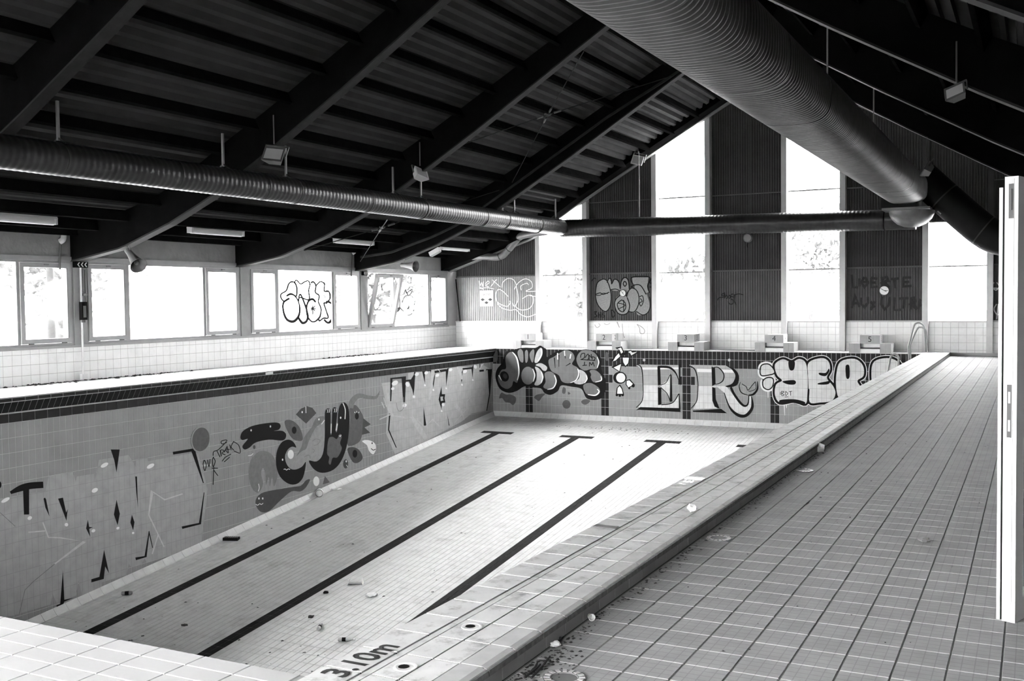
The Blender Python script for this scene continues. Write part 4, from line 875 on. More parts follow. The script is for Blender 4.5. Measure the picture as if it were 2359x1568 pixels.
# ---- angular lettering on the left pool wall, deep end
c1 = CR(0, 960, .3188); g = Paint(0, .001, 1)
g.poly([(-500, 640), (0, 590), (80, 575), (330, 535), (350, 430), (525, 395), (548, 470), (555, 430), (680, 410), (685, 465), (715, 310), (930, 275), (980, 360), (985, 305), (1065, 295), (1070, 320), (1390, 260), (1430, 255), (1500, 520), (1455, 915), (1390, 950), (1060, 1050), (1045, 1020), (1025, 1060), (950, 1085), (930, 1060), (915, 1140), (735, 1195), (735, 1240), (595, 1285), (565, 1180), (550, 1290), (410, 1345), (380, 1280), (365, 1355), (125, 1425), (0, 1460), (-500, 1600)], 'paint_mid', 1, cr=c1)
B = 'black_paint'
g.line([(75, 548), (150, 515), (220, 497), (312, 490)], [20, 45, 48, 46], B, 2, True, c1); g.line([(188, 510), (192, 705)], [44, 38], B, 2, False, c1)
for p in ([(800, 235), (865, 235), (855, 310), (842, 400), (825, 310)], [(315, 590), (325, 582), (333, 595), (358, 720), (328, 655)], [(420, 590), (455, 583), (478, 690), (490, 665), (480, 750)], [(635, 742), (645, 795), (672, 797), (645, 808), (652, 867), (622, 805)],
          [(842, 598), (866, 700), (850, 782), (823, 705)], [(953, 705), (972, 760), (962, 818), (942, 762)], [(977, 430), (990, 430), (997, 660), (984, 540)], [(752, 960), (788, 1130), (760, 1080), (750, 1170), (660, 1195), (660, 1172), (718, 1155)],
          [(455, 1105), (465, 1320), (532, 1307), (465, 1335), (450, 1370), (410, 1385), (408, 1360), (435, 1350)]): g.poly(p, B, 2, cr=c1)
g.line([(1250, 262), (1395, 238), (1470, 478)], [20, 20, 6], B, 2, False, c1); g.line([(1475, 545), (1445, 770), (1315, 800)], [5, 16, 18], B, 2, False, c1)
g.line([(1078, 825), (1052, 1008), (980, 1025)], [6, 16, 20], B, 2, False, c1); g.line([(1076, 828), (1103, 945)], [8, 5], B, 2, False, c1); g.ell(-5, 490, 16, 26, B, 2, c1)
for p in ([(205, 833), (325, 823)], [(310, 762), (350, 870), (430, 872), (610, 900), (395, 1062)], [(1320, 555), (1190, 598), (1098, 537), (1075, 708), (1185, 938)], [(1143, 850), (1100, 990)]): g.line(p, 9, 'paint_light', 2, False, c1)
for x, y, a, b in ((40, 600, 34, 13), (755, 348, 30, 14), (1088, 355, 30, 14), (685, 530, 24, 15), (215, 730, 17, 13), (480, 778, 13, 13), (675, 822, 15, 11), (852, 803, 12, 9), (962, 838, 9, 8)): g.ell(x, y, a, b, 'paint_white', 2, c1, -.5)
for p in ([(0, 690), (110, 790)], [(395, 1062), (240, 1190), (180, 1250), (140, 1420)]): g.line(p, 4, 'paint_g3', 2, False, c1)
g.build('graffiti_angular_letters', 'pale angular lettering with black spikes and white flashes', pl, NM)
g = Paint(0, .001, 1)
for p in ([(1540, 280), (1545, 250), (1580, 235), (1640, 170), (1600, 175), (1605, 195), (1640, 185)], [(1565, 240), (1590, 290)], [(1590, 240), (1600, 285), (1595, 240), (1620, 245), (1605, 262), (1630, 275)], [(1640, 215), (1620, 255)], [(1640, 210), (1650, 260), (1630, 235), (1660, 235)], [(1660, 200), (1670, 240)], [(1690, 175), (1670, 215), (1690, 240)], [(1690, 180), (1725, 205), (1735, 260), (1690, 245)],
          [(1605, 320), (1630, 290), (1670, 268)], [(1620, 325), (1660, 290)], [(1475, 310), (1468, 345), (1480, 388), (1490, 345), (1478, 312)], [(1500, 310), (1510, 360), (1518, 305)], [(1540, 290), (1555, 320), (1540, 360), (1535, 310), (1545, 288)], [(1545, 360), (1540, 490)], [(1530, 370), (1575, 370)], [(1545, 385), (1575, 425)]): g.line(p, 6, B, 2, True, c1)
g.line([(1460, 352), (1525, 345)], 14, 'paint_light', 1, False, c1)
g.build('graffiti_tag', 'thin black scribbled tag beside the round port', pl, NM)
# ---- creature mural
m_ = CR(420, 840, .3222); g = Paint(0, .001, 1)
def P_(pts, m, l=1): g.poly(pts, m, l, True, m_, 4)
P_([(475, 760), (490, 680), (540, 625), (585, 615), (640, 640), (668, 700), (680, 790), (655, 870), (642, 800), (625, 870), (618, 800), (598, 860), (592, 770), (575, 737), (563, 780), (577, 850), (548, 910), (512, 900), (482, 840)], 'paint_g3')
P_([(415, 520), (432, 475), (500, 437), (600, 417), (680, 413), (703, 435), (690, 463), (655, 472), (715, 472), (743, 500), (720, 540), (620, 535), (525, 555), (480, 592), (445, 605), (430, 580), (468, 530), (432, 538)], B, 2)
P_([(732, 402), (785, 398), (840, 450), (860, 537), (795, 533), (750, 470)], 'paint_g2'); g.ell(800, 467, 17, 26, B, 2, m_)
g.poly([(812, 355), (850, 312), (890, 295), (930, 308), (958, 345), (885, 420)], 'paint_g1', 1, cr=m_)
P_([(800, 680), (850, 640), (895, 570), (935, 500), (1020, 400), (1015, 640), (985, 690), (905, 690), (860, 725), (800, 745), (760, 720)], 'paint_g4')
P_([(815, 652), (850, 590), (870, 520), (925, 445), (955, 385), (1010, 368), (1003, 405), (950, 455), (905, 545), (885, 600), (850, 620)], 'paint_g3', 2)
P_([(815, 590), (790, 547), (750, 535), (705, 560), (674, 630), (672, 720), (700, 800), (760, 850), (820, 850), (865, 800), (884, 695), (855, 728), (810, 748), (770, 740), (742, 700), (735, 650), (755, 605), (785, 585)], B, 3)
g.ell(775, 640, 22, 33, 'paint_white', 4, m_)
P_([(905, 685), (960, 690), (1003, 640), (1018, 520), (1020, 345), (1040, 312), (1060, 335), (1060, 485), (1067, 485), (1072, 330), (1090, 303), (1108, 330), (1097, 465), (1108, 465), (1118, 320), (1150, 268), (1185, 300), (1196, 400), (1180, 560), (1140, 680), (1080, 750), (1000, 772), (940, 745)], B, 3)
P_([(1045, 530), (1075, 515), (1105, 530), (1125, 493), (1140, 515), (1128, 560), (1140, 600), (1110, 660), (1075, 665), (1060, 712), (1046, 700), (1050, 660), (1035, 630)], 'paint_g2', 4)
P_([(1195, 310), (1240, 288), (1285, 350), (1297, 400), (1285, 500), (1265, 550), (1215, 577), (1180, 570), (1190, 480), (1200, 380)], 'paint_g2')
g.poly([(1292, 380), (1347, 425), (1303, 448), (1343, 485), (1285, 500)], 'paint_g1', 2, cr=m_)
g.line([(1205, 310), (1215, 262), (1260, 222), (1330, 232), (1385, 232), (1412, 188)], [34, 40, 34, 26, 20, 3], 'paint_g3', 2, True, m_)
g.ell(1248, 367, 14, 24, B, 3, m_)
P_([(525, 1000), (532, 950), (580, 912), (700, 887), (800, 872), (850, 862), (885, 825), (913, 822), (880, 880), (840, 905), (780, 905), (700, 970), (620, 1045), (560, 1050)], 'paint_g1')
P_([(1180, 605), (1220, 588), (1265, 610), (1290, 665), (1255, 700), (1215, 690)], 'paint_g1'); g.ell(1234, 635, 17, 28, B, 2, m_)
P_([(1285, 545), (1330, 538), (1375, 560), (1385, 600), (1365, 640), (1335, 615), (1320, 575)], 'paint_white', 1)
g.ell(1168, 708, 18, 33, 'paint_g1', 1, m_); g.ell(958, 832, 22, 35, 'paint_white', 1, m_); g.poly([(1020, 795), (1055, 840), (1003, 855)], 'paint_g2', 1, cr=m_); g.ell(514, 588, 9, 14, 'paint_g1', 1, m_)
for x, y in ((492, 468), (630, 440), (857, 338), (1132, 378), (717, 678), (977, 390), (548, 955), (575, 955), (1172, 690)): g.ell(x, y, 5, 8, 'paint_white', 5, m_)
for p, w in (([(883, 297), (884, 345)], 5), ([(1148, 272), (1165, 320), (1163, 388)], 6), ([(1035, 318), (1040, 330), (1036, 342)], 4), ([(1048, 316), (1052, 330), (1048, 342)], 4), ([(1085, 312), (1090, 325), (1086, 340)], 4), ([(1098, 310), (1103, 325), (1098, 340)], 4), ([(1063, 490), (1065, 420)], 7), ([(1100, 470), (1108, 420)], 9),
             ([(725, 748), (735, 744), (745, 752), (757, 744), (770, 748)], 5), ([(525, 996), (538, 1003), (550, 994)], 5), ([(552, 990), (565, 998), (578, 988)], 5), ([(545, 850), (550, 880), (543, 905)], 5), ([(470, 650), (495, 645), (505, 632)], 5), ([(1235, 345), (1232, 335)], 4), ([(1247, 340), (1247, 330)], 4), ([(1260, 345), (1264, 335)], 4), ([(995, 425), (1018, 395)], 5), ([(1172, 715), (1182, 728)], 4), ([(1120, 505), (1130, 512), (1135, 500)], 4)): g.line(p, w, 'paint_white', 5, True, m_)
g.line([(1350, 597), (1365, 610), (1382, 602)], 5, B, 2, True, m_); g.ell(1357, 560, 4, 7, B, 2, m_)
for p in ([(930, 545), (955, 530), (985, 540), (965, 570), (940, 575)], [(870, 660), (905, 645), (915, 670)], [(930, 600), (945, 610), (935, 630)]): g.line(p, 3, 'paint_g3', 3, True, m_)
g.build('graffiti_creatures', 'flat painted creatures in black and greys with white dots', pl, NM)
# ---- pale lettering at the far end of the left wall
e_ = CR(940, 780, .12755); g = Paint(0, .001, 1); W2 = 'paint_white'
g.poly([(-480, 800), (-310, 780), (-290, 800), (-60, 790), (60, 750), (108, 585), (430, 560), (690, 535), (880, 490), (1160, 520), (1290, 440), (1480, 540), (1475, 1000), (1420, 1300), (1150, 1350), (960, 1500), (700, 1640), (300, 1860), (-240, 2080), (-400, 1700), (-370, 1300)], 'paint_pale', 1, cr=e_)
g.poly([(0, 600), (110, 590), (100, 740), (0, 740)], 'paint_pale', 1, cr=e_)
for p in ([(108, 590), (132, 590), (115, 900), (100, 1010), (88, 900)], [(255, 590), (305, 590), (305, 810)], [(400, 570), (418, 570), (412, 630)], [(465, 700), (495, 600), (475, 760), (460, 890), (437, 745)], [(680, 560), (735, 520), (690, 860)], [(970, 600), (992, 550), (980, 680)], [(1145, 540), (1185, 460), (1165, 710)], [(958, 735), (980, 735), (968, 795)],
          [(603, 860), (612, 1000), (672, 1000), (660, 1070), (675, 1150), (612, 1160), (605, 1280), (552, 1095)], [(280, 1230), (330, 1568), (285, 1568)], [(700, 1320), (750, 1568), (735, 1568)]): g.poly(p, B, 2, cr=e_)
for p, w in (([(-10, 755), (55, 750), (98, 960)], [32, 34, 10]), ([(110, 585), (262, 578)], 30), ([(480, 600), (692, 565)], 42), ([(735, 508), (882, 488)], 38), ([(985, 545), (1162, 528)], 32), ([(1180, 452), (1300, 440)], 24), ([(1297, 440), (1300, 530)], 14), ([(1290, 580), (1370, 572)], 34), ([(1412, 562), (1478, 555), (1473, 1000), (1420, 1300)], [30, 28, 20, 14])): g.line(p, w, B, 2, False, e_)
m2 = CR(420, 840, .3222)
g.line([(1530, 592), (1475, 465), (1483, 350)], [6, 9, 10], B, 2, False, m2); g.line([(1490, 260), (1495, 98), (1584, 90), (1586, 268)], [8, 15, 14, 13], B, 2, False, m2)
g.line([(1592, 115), (1640, 112)], 12, B, 2, False, m2); g.poly([(1632, 108), (1668, 50), (1653, 225)], B, 2, cr=m2); g.line([(1660, 44), (1780, 38)], 14, B, 2, False, m2)
g.poly([(585, 1045), (635, 1040), (628, 1080), (640, 1115), (592, 1125)], 'paint_pale', 3, cr=e_)
for x, y, a, b in ((160, 640, 40, 30), (330, 615, 36, 28), (530, 660, 36, 26), (770, 560, 34, 26), (1030, 590, 40, 28), (1215, 505, 28, 38), (105, 1050, 22, 20), (305, 840, 15, 20), (458, 925, 15, 20), (690, 895, 12, 18), (975, 830, 15, 20), (1170, 745, 14, 18), (635, 1190, 26, 28), (608, 1305, 14, 18)): g.ell(x, y, a, b, W2, 3, e_, -.5)
for x, y, a, b in ((1520, 130, 24, 16), (1505, 170, 12, 10), (1610, 140, 14, 18), (1590, 290, 16, 12), (1656, 228, 9, 10)): g.ell(x, y, a, b, W2, 3, m2, -.5)
for p, w in (([(455, 470), (440, 700), (390, 1100)], [56, 50, 30]), ([(875, 425), (975, 730)], 46), ([(1470, 360), (1480, 560)], [20, 0])): g.line(p, w, 'paint_light', 3, False, e_)
for p, w in (([(1468, 200), (1480, 320), (1510, 370)], [14, 26, 8]), ([(1640, 370), (1690, 450), (1745, 530)], [20, 40, 28]), ([(1410, 390), (1500, 350)], 8), ([(1425, 265), (1445, 310)], 7), ([(1440, 235), (1460, 300)], 6), ([(1490, 362), (1590, 375)], 9), ([(1680, 395), (1735, 445), (1790, 390), (1840, 440)], 7), ([(1660, 527), (1700, 523)], 9), ([(1950, 410), (2030, 320), (2035, 260), (2070, 222)], 5), ([(1955, 290), (2000, 340), (2015, 395)], [26, 16, 4])): g.line(p, w, 'paint_light', 3, False, m2)
for p in ([(520, 520), (580, 600)], [(1290, 395), (1340, 450), (1300, 540)], [(1420, 380), (1340, 480)], [(1380, 360), (1385, 430)], [(540, 490), (500, 570)], [(610, 520), (690, 455)]): g.line(p, 9, W2, 3, False, e_)
g.line([(0, 512), (600, 455), (1380, 355)], 9, W2, 1, False, e_)
g.line([(1530, 270), (1540, 320), (1560, 330), (1585, 300), (1583, 230)], 3, 'paint_g3', 3, True, m2)
g.build('graffiti_pale_letters', 'pale sharp lettering with black edges and white dots by the corner', pl, NM)
# ---- bubble lettering on the end wall
d3 = CR(1100, 760, .21195); g = Paint(1, 24.998, -1)
g.poly([(195, 490), (215, 420), (270, 350), (300, 250), (340, 222), (400, 215), (440, 200), (520, 190), (630, 192), (680, 168), (720, 190), (752, 215), (755, 290), (810, 262), (870, 228), (1000, 210), (1080, 230), (1180, 208), (1290, 245), (1345, 315), (1345, 420), (1390, 540), (1390, 660), (1345, 740), (1260, 760), (1180, 735), (1130, 640), (1020, 615), (910, 602), (875, 660), (800, 703), (730, 685), (690, 635), (600, 622), (510, 612), (430, 660), (340, 682), (250, 645), (207, 565)], B, 1, True, d3, 4)
Fb, Lb_ = 'paint_bubble', 'paint_white'
def F_(pts, m=Fb, l=2): g.poly(pts, m, l, True, d3, 4)
F_([(225, 500), (262, 432), (310, 415), (303, 305), (338, 248), (380, 238), (420, 275), (445, 370), (450, 480), (432, 570), (390, 555), (372, 610), (320, 640), (258, 610), (226, 550)])
g.ell(293, 503, 46, 58, B, 3, d3, -.4); g.ell(300, 500, 22, 30, 'paint_spray', 4, d3, -.4)
for q in ([(435, 245), (465, 205), (495, 240), (497, 345), (462, 335)], [(515, 245), (535, 215), (550, 250), (545, 335), (522, 350)], [(565, 265), (600, 210), (617, 230), (608, 335), (588, 345)]): F_(q, 'paint_bubble_light')
F_([(640, 250), (680, 195), (705, 210), (700, 280), (655, 350), (620, 345)], 'paint_grad')
g.ell(548, 495, 73, 98, 'paint_bubble_light', 2, d3)
F_([(625, 400), (670, 418), (712, 480), (705, 560), (660, 600), (618, 592), (640, 540), (642, 460)], 'paint_grad'); F_([(630, 380), (690, 360), (755, 400), (745, 440), (712, 438), (680, 402)], 'paint_grad')
F_([(730, 470), (790, 450), (845, 490), (858, 560), (830, 630), (780, 648), (715, 620), (740, 560)], 'paint_bubble_light')
F_([(772, 330), (830, 290), (900, 245), (965, 215), (1035, 250), (1055, 310), (1028, 370), (1090, 410), (1103, 470), (1080, 540), (1000, 577), (920, 560), (882, 490), (800, 440)], 'paint_bubble_light')
for q in ([(835, 300), (845, 410)], [(885, 270), (885, 400)], [(950, 240), (955, 310)], [(1010, 360), (960, 390)]): g.line(q, [12, 5], B, 3, False, d3)
F_([(1075, 310), (1125, 228), (1210, 218), (1288, 262), (1318, 340), (1300, 420), (1225, 425), (1165, 440), (1105, 400)], 'paint_bubble_light')
F_([(1090, 430), (1150, 445), (1192, 500), (1180, 560), (1120, 590), (1050, 572), (1100, 530), (1112, 470)], 'paint_grad')
F_([(1222, 440), (1290, 440), (1350, 500), (1350, 548), (1268, 568), (1232, 520)], 'paint_bubble_light')
F_([(1150, 600), (1230, 575), (1320, 630), (1322, 690), (1250, 712), (1180, 690)], 'paint_bubble_light')
F_([(1170, 440), (1220, 455), (1235, 490), (1215, 510)], B, 3)
for q, w in (([(380, 240), (425, 300), (447, 400), (448, 480), (432, 545)], [6, 14, 14, 14, 8]), ([(232, 490), (260, 545)], [14, 6]), ([(600, 420), (622, 490), (605, 560)], [6, 12, 6]), ([(690, 450), (710, 510), (690, 575)], [6, 14, 8]), ([(835, 490), (855, 555), (825, 625), (760, 645)], [8, 12, 12, 6]), ([(1090, 420), (1100, 480), (1070, 545), (1010, 572)], [8, 12, 10, 5]), ([(1300, 290), (1318, 350), (1300, 410)], [6, 12, 6]), ([(1180, 490), (1190, 530), (1165, 575)], [8, 12, 6]), ([(1300, 640), (1322, 670), (1280, 708), (1200, 700)], [8, 14, 14, 8]), ([(1340, 500), (1345, 545), (1280, 565)], [6, 12, 6]),
            ([(870, 250), (872, 320)], 12), ([(945, 225), (950, 280)], 10), ([(1015, 260), (1005, 310)], 12), ([(690, 200), (698, 260), (660, 335)], 12)): g.line(q, w, Lb_, 4, True, d3)
for q in ([(1120, 300), (1130, 260), (1165, 255), (1160, 300), (1125, 320)], [(1170, 300), (1200, 260), (1210, 300), (1190, 330)], [(1215, 330), (1215, 275), (1240, 300), (1235, 260)], [(1245, 320), (1250, 290), (1280, 305), (1260, 335)], [(1140, 385), (1190, 380)], [(1165, 345), (1160, 385)], [(1215, 395), (1220, 350), (1240, 380), (1255, 350), (1270, 395)], [(1120, 320), (1280, 330)]): g.line(q, 9, B, 4, True, d3)
for q in ([(235, 740), (260, 680), (310, 700), (360, 700), (415, 730), (415, 780), (385, 815), (350, 790), (300, 780), (270, 740)], [(615, 730), (650, 700), (735, 690), (700, 730), (670, 770), (640, 755)], [(930, 620), (960, 640), (950, 690), (920, 680)], [(1130, 770), (1180, 750), (1225, 770), (1180, 810), (1140, 800)], [(985, 670), (1010, 690), (985, 700)], [(1395, 240), (1425, 260), (1420, 330), (1390, 320)], [(170, 215), (215, 230), (215, 330), (165, 345), (150, 280)]): g.poly(q, 'paint_g2', 1, True, d3, 4)
g.build('graffiti_bubble_letters', 'grey bubble lettering with a thick black outline and white glints', pfar, NM)
# ---- white jigsaw figure
g = Paint(1, 24.998, -1)
for q in ([(1473, 338), (1500, 290), (1535, 252), (1550, 285), (1500, 330)], [(1520, 205), (1560, 190), (1582, 240), (1562, 256), (1545, 215)], [(1635, 238), (1665, 225), (1682, 245), (1735, 237), (1672, 275), (1660, 252)], [(1578, 300), (1647, 300), (1637, 360), (1608, 388), (1585, 350)], [(1480, 407), (1562, 368), (1542, 447)], [(1622, 552), (1650, 545), (1695, 592), (1640, 622), (1620, 590)], [(1515, 692), (1524, 630), (1545, 608), (1567, 640), (1580, 692)]):
    g.line(q, 20, B, 1, False, d3, True); g.poly(q, 'white_paint', 2, cr=d3)
g.ell(1548, 518, 74, 66, B, 1, d3); g.ell(1557, 518, 50, 52, 'white_paint', 2, d3)
for x, y, r in ((1515, 705, 14), (1547, 712, 14), (1578, 705, 14), (1692, 605, 18), (1650, 632, 12)): g.ell(x, y, r, r, B, 3, d3)
g.line([(1555, 250), (1590, 262), (1650, 235), (1740, 235)], [20, 26, 20, 6], B, 1, True, d3)
g.build('graffiti_figure', 'small white figure of separate shapes with black outlines', pfar, NM)
# ---- serif letters E and R
f4 = CR(1380, 760, .3391); g = Paint(1, 24.998, -1); LT, GD = 'paint_letter', 'paint_grad'
for q, m in (([(1715, 372), (1960, 378), (1962, 600), (1800, 600), (1785, 430)], GD), ([(1800, 600), (1962, 600), (1965, 845), (1745, 838), (1790, 780)], LT), ([(1955, 378), (2185, 380), (2190, 540), (2150, 460), (2070, 412), (1985, 398), (1955, 398)], GD), ([(1960, 802), (2050, 812), (2130, 782), (2185, 700), (2190, 845), (1960, 845)], LT), ([(1990, 600), (2060, 550), (2097, 470), (2100, 780), (2060, 700), (1990, 620)], LT),
             ([(1790, 405), (2185, 405), (2185, 425), (1795, 430)], 'white_paint')): g.poly(q, m, 1, cr=d3)
for q in ([(1955, 395), (1985, 402), (1992, 595), (1960, 600)], [(1960, 620), (1995, 628), (1999, 810), (1962, 815)], [(2095, 470), (2110, 490), (2118, 780), (2090, 772)], [(1720, 872), (1770, 836), (2205, 850), (2207, 890), (1750, 866)]): g.poly(q, B, 3, cr=d3)
for q, w in (([(1990, 598), (2050, 570), (2093, 485)], 8), ([(1990, 622), (2060, 690), (2098, 780)], 9), ([(1960, 398), (2080, 405), (2150, 460), (2188, 545)], [24, 24, 16, 8]), ([(2000, 812), (2120, 790), (2188, 692)], 10), ([(1700, 370), (1780, 405), (1800, 600), (1792, 760), (1725, 842)], [6, 12, 9, 9, 8])): g.line(q, w, B, 3, True, d3)
g.line([(2195, 372), (2197, 540), (2206, 600)], [20, 18, 4], B, 3, False, d3); g.line([(2192, 690), (2198, 860)], [8, 20], B, 3, False, d3)
for q, m in (([(610, 236), (860, 240), (925, 280), (932, 335), (905, 372), (862, 382), (672, 385), (668, 300), (650, 268)], GD), ([(672, 380), (862, 380), (885, 405), (925, 460), (962, 505), (990, 522), (1010, 508), (1016, 450), (1035, 450), (1032, 530), (990, 577), (930, 560), (880, 505), (850, 425), (805, 388), (768, 388), (775, 480), (802, 532), (640, 536), (665, 480)], LT), ([(665, 262), (905, 270), (915, 290), (668, 285)], 'white_paint')): g.poly(q, m, 1, cr=f4)
g.poly([(775, 258), (805, 254), (843, 290), (843, 338), (815, 362), (775, 368)], 'tile_pool', 2, True, f4, 4)
g.line([(775, 256), (810, 254), (846, 295), (843, 340), (812, 364), (776, 368)], [4, 7, 8, 8, 6, 4], B, 3, True, f4)
for q in ([(764, 248), (788, 256), (792, 368), (768, 380)], [(768, 386), (790, 394), (793, 470), (820, 535), (785, 520), (770, 480)], [(635, 547), (830, 535), (870, 565), (640, 556)]): g.poly(q, B, 3, cr=f4)
g.poly([(860, 240), (920, 265), (950, 310), (940, 370), (892, 388), (858, 381), (905, 362), (926, 310), (900, 266)], B, 3, True, f4, 4)
g.line([(895, 388), (915, 430), (955, 488), (988, 515), (1012, 500), (1018, 440)], [16, 16, 16, 14, 10, 6], B, 3, True, f4); g.line([(1036, 450), (1042, 520), (1010, 572), (968, 585), (925, 565), (885, 520), (850, 425)], [6, 18, 20, 20, 18, 10, 5], B, 3, True, f4)
g.line([(600, 236), (650, 266), (670, 340), (671, 420), (662, 485), (625, 532)], [5, 8, 7, 6, 6, 5], B, 3, True, f4)
for q, w in (([(962, 352), (952, 385), (968, 425), (1012, 442)], [3, 6, 7, 5]), ([(970, 365), (1000, 385), (1012, 408), (1040, 375), (1062, 350)], 5), ([(1062, 352), (1066, 395), (1040, 412), (1014, 415)], 4), ([(1076, 348), (1076, 400), (1048, 436), (1016, 442)], [4, 12, 14, 8])): g.line(q, w, B, 3, True, f4)
g.build('graffiti_serif_letters', 'large pale serif letters E and R with black shadows, the R ending in a fish tail', pfar, NM)
# ---- white block lettering
g = Paint(1, 24.998, -1)
LTR = ([(1200, 225), (1250, 198), (1308, 218), (1360, 196), (1405, 225), (1418, 330), (1415, 440), (1402, 500), (1330, 478), (1230, 492), (1195, 440), (1203, 370), (1243, 343), (1212, 310), (1195, 262)],
       [(1425, 220), (1510, 190), (1558, 212), (1570, 270), (1548, 325), (1590, 380), (1606, 430), (1580, 480), (1500, 492), (1432, 490), (1430, 400), (1420, 300)],
       [(1612, 300), (1640, 215), (1735, 195), (1792, 240), (1797, 310), (1755, 345), (1780, 400), (1740, 470), (1640, 470), (1612, 400)],
       [(1850, 300), (1868, 215), (1955, 190), (2025, 212), (2060, 280), (2050, 380), (1960, 420), (1870, 390)])
BUB = ([(1098, 270), (1110, 240), (1150, 235), (1180, 262), (1188, 290), (1150, 302), (1105, 305)], [(1118, 345), (1150, 325), (1180, 335), (1175, 380), (1150, 400), (1120, 385)])
for q in LTR+BUB: g.line(q, 40, 'paint_white', 1, True, f4, True)
for q in LTR: g.line(q, 30, B, 2, True, f4, True); g.poly(q, 'paint_letter', 3, True, f4, 4)
for q in BUB: g.line(q, 16, B, 2, True, f4, True); g.poly(q, 'paint_letter', 3, True, f4, 4)
for q in ([(1288, 212), (1328, 212), (1326, 262), (1308, 275), (1292, 262)], [(1245, 350), (1280, 342), (1325, 340), (1338, 355), (1325, 370), (1280, 368)], [(1495, 290), (1540, 290), (1560, 262), (1565, 280), (1540, 312), (1500, 305)], [(1490, 360), (1560, 345), (1575, 330), (1560, 366), (1495, 370)], [(1675, 245), (1700, 242), (1702, 320), (1680, 325)], [(1230, 475), (1330, 470), (1400, 490), (1380, 508), (1320, 495), (1240, 502)]): g.poly(q, B, 4, True, f4, 4)
g.line([(1423, 300), (1428, 400)], 8, 'paint_letter', 5, False, f4)
for q in ([(1240, 415), (1242, 445), (1258, 440), (1242, 430), (1258, 420), (1240, 415)], [(1268, 415), (1268, 445), (1282, 430), (1268, 417)], [(1290, 418), (1312, 415)], [(1301, 418), (1302, 445)], [(1262, 455), (1285, 453)], [(1232, 420), (1232, 440)]): g.line(q, 4, B, 4, True, f4)
for q in ([(1148, 405), (1148, 460)], [(1258, 505), (1262, 580)], [(1272, 505), (1274, 530)]): g.line(q, [8, 3], 'paint_white', 1, False, f4)
g.build('graffiti_block_letters', 'white block lettering with a black outline and white halo', pfar, NM)
# ---- writing on the ribbed panels
r6 = CR(1559, 480, .3391); YP = YF+.066; g = Paint(1, YP, -1)
for q in ([(1190, 450), (1195, 535), (1232, 535)], [(1240, 475), (1243, 530)], [(1275, 465), (1255, 500), (1275, 535), (1300, 505), (1280, 465)], [(1258, 500), (1298, 498)], [(1320, 470), (1320, 535), (1365, 530)], [(1320, 470), (1362, 478)], [(1320, 503), (1355, 503)], [(1395, 540), (1398, 470)], [(1385, 475), (1430, 465), (1440, 490), (1400, 503), (1445, 535)], [(1455, 480), (1512, 475)], [(1482, 478), (1485, 540)], [(1540, 470), (1540, 530), (1595, 525)], [(1535, 470), (1592, 468)], [(1540, 500), (1580, 498)],
          [(1190, 675), (1212, 592), (1242, 668)], [(1198, 645), (1235, 640)], [(1255, 605), (1253, 650), (1275, 670), (1300, 640), (1298, 600)], [(1318, 630), (1345, 672)], [(1345, 630), (1318, 690)], [(1395, 598), (1388, 650), (1412, 685), (1440, 655), (1447, 600)], [(1480, 605), (1475, 690), (1530, 688)], [(1510, 612), (1575, 608)], [(1545, 612), (1540, 680)], [(1590, 685), (1592, 610)], [(1585, 612), (1618, 605), (1622, 630), (1595, 645), (1632, 685)], [(1640, 685), (1655, 615), (1675, 640)], [(1645, 660), (1672, 655)]): g.line(q, 16, 'paint_spray', 1, False, r6)
g.build('graffiti_words', 'dark hand painted words LIBERTE AUX ULTRA', wf, NM)
k16 = CR(1600, 560, .16956); g = Paint(1, YP, -1)
for q in ([(310, 775), (335, 740), (400, 735)], [(370, 710), (380, 685), (410, 690), (400, 715), (372, 712)], [(405, 665), (410, 750)], [(410, 740), (430, 705), (450, 735), (430, 755)], [(455, 740), (470, 705), (490, 735), (465, 750)], [(530, 690), (500, 695), (495, 720), (540, 730)], [(455, 790), (480, 825), (520, 820), (520, 770), (490, 760)], [(545, 700), (540, 780), (565, 835)], [(530, 705), (600, 688), (665, 700)]): g.line(q, 11, B, 1, True, k16)
g.build('graffiti_tag', 'small black scribbled tag on the plain dark panel', wf, NM)
f1 = CR(1240, 580, .178); g = Paint(1, YP, -1)
for q in ([(840, 350), (765, 400), (740, 540), (760, 660), (820, 745), (880, 768), (930, 700), (943, 560), (915, 430), (880, 370)], [(1090, 550), (1010, 590), (985, 680), (1020, 780), (1090, 815), (1160, 780), (1182, 680), (1150, 590)], [(1210, 470), (1160, 540), (1150, 700), (1200, 780), (1260, 770), (1300, 660), (1290, 540)], [(1250, 430), (1330, 440), (1400, 540), (1440, 680), (1420, 780), (1350, 815), (1270, 780)]): g.poly(q, 'paint_panel', 1, True, f1, 4)
g.poly([(1215, 330), (1425, 330), (1415, 460), (1430, 520), (1380, 540), (1300, 430), (1225, 415)], 'paint_panel', 1, cr=f1); g.poly([(890, 400), (925, 345), (950, 400), (1000, 355), (1055, 430), (1050, 500), (940, 490)], 'paint_panel', 1, True, f1, 4); g.poly([(1060, 480), (1080, 360), (1125, 330), (1165, 380), (1175, 480), (1140, 540)], 'paint_panel', 1, True, f1, 4)
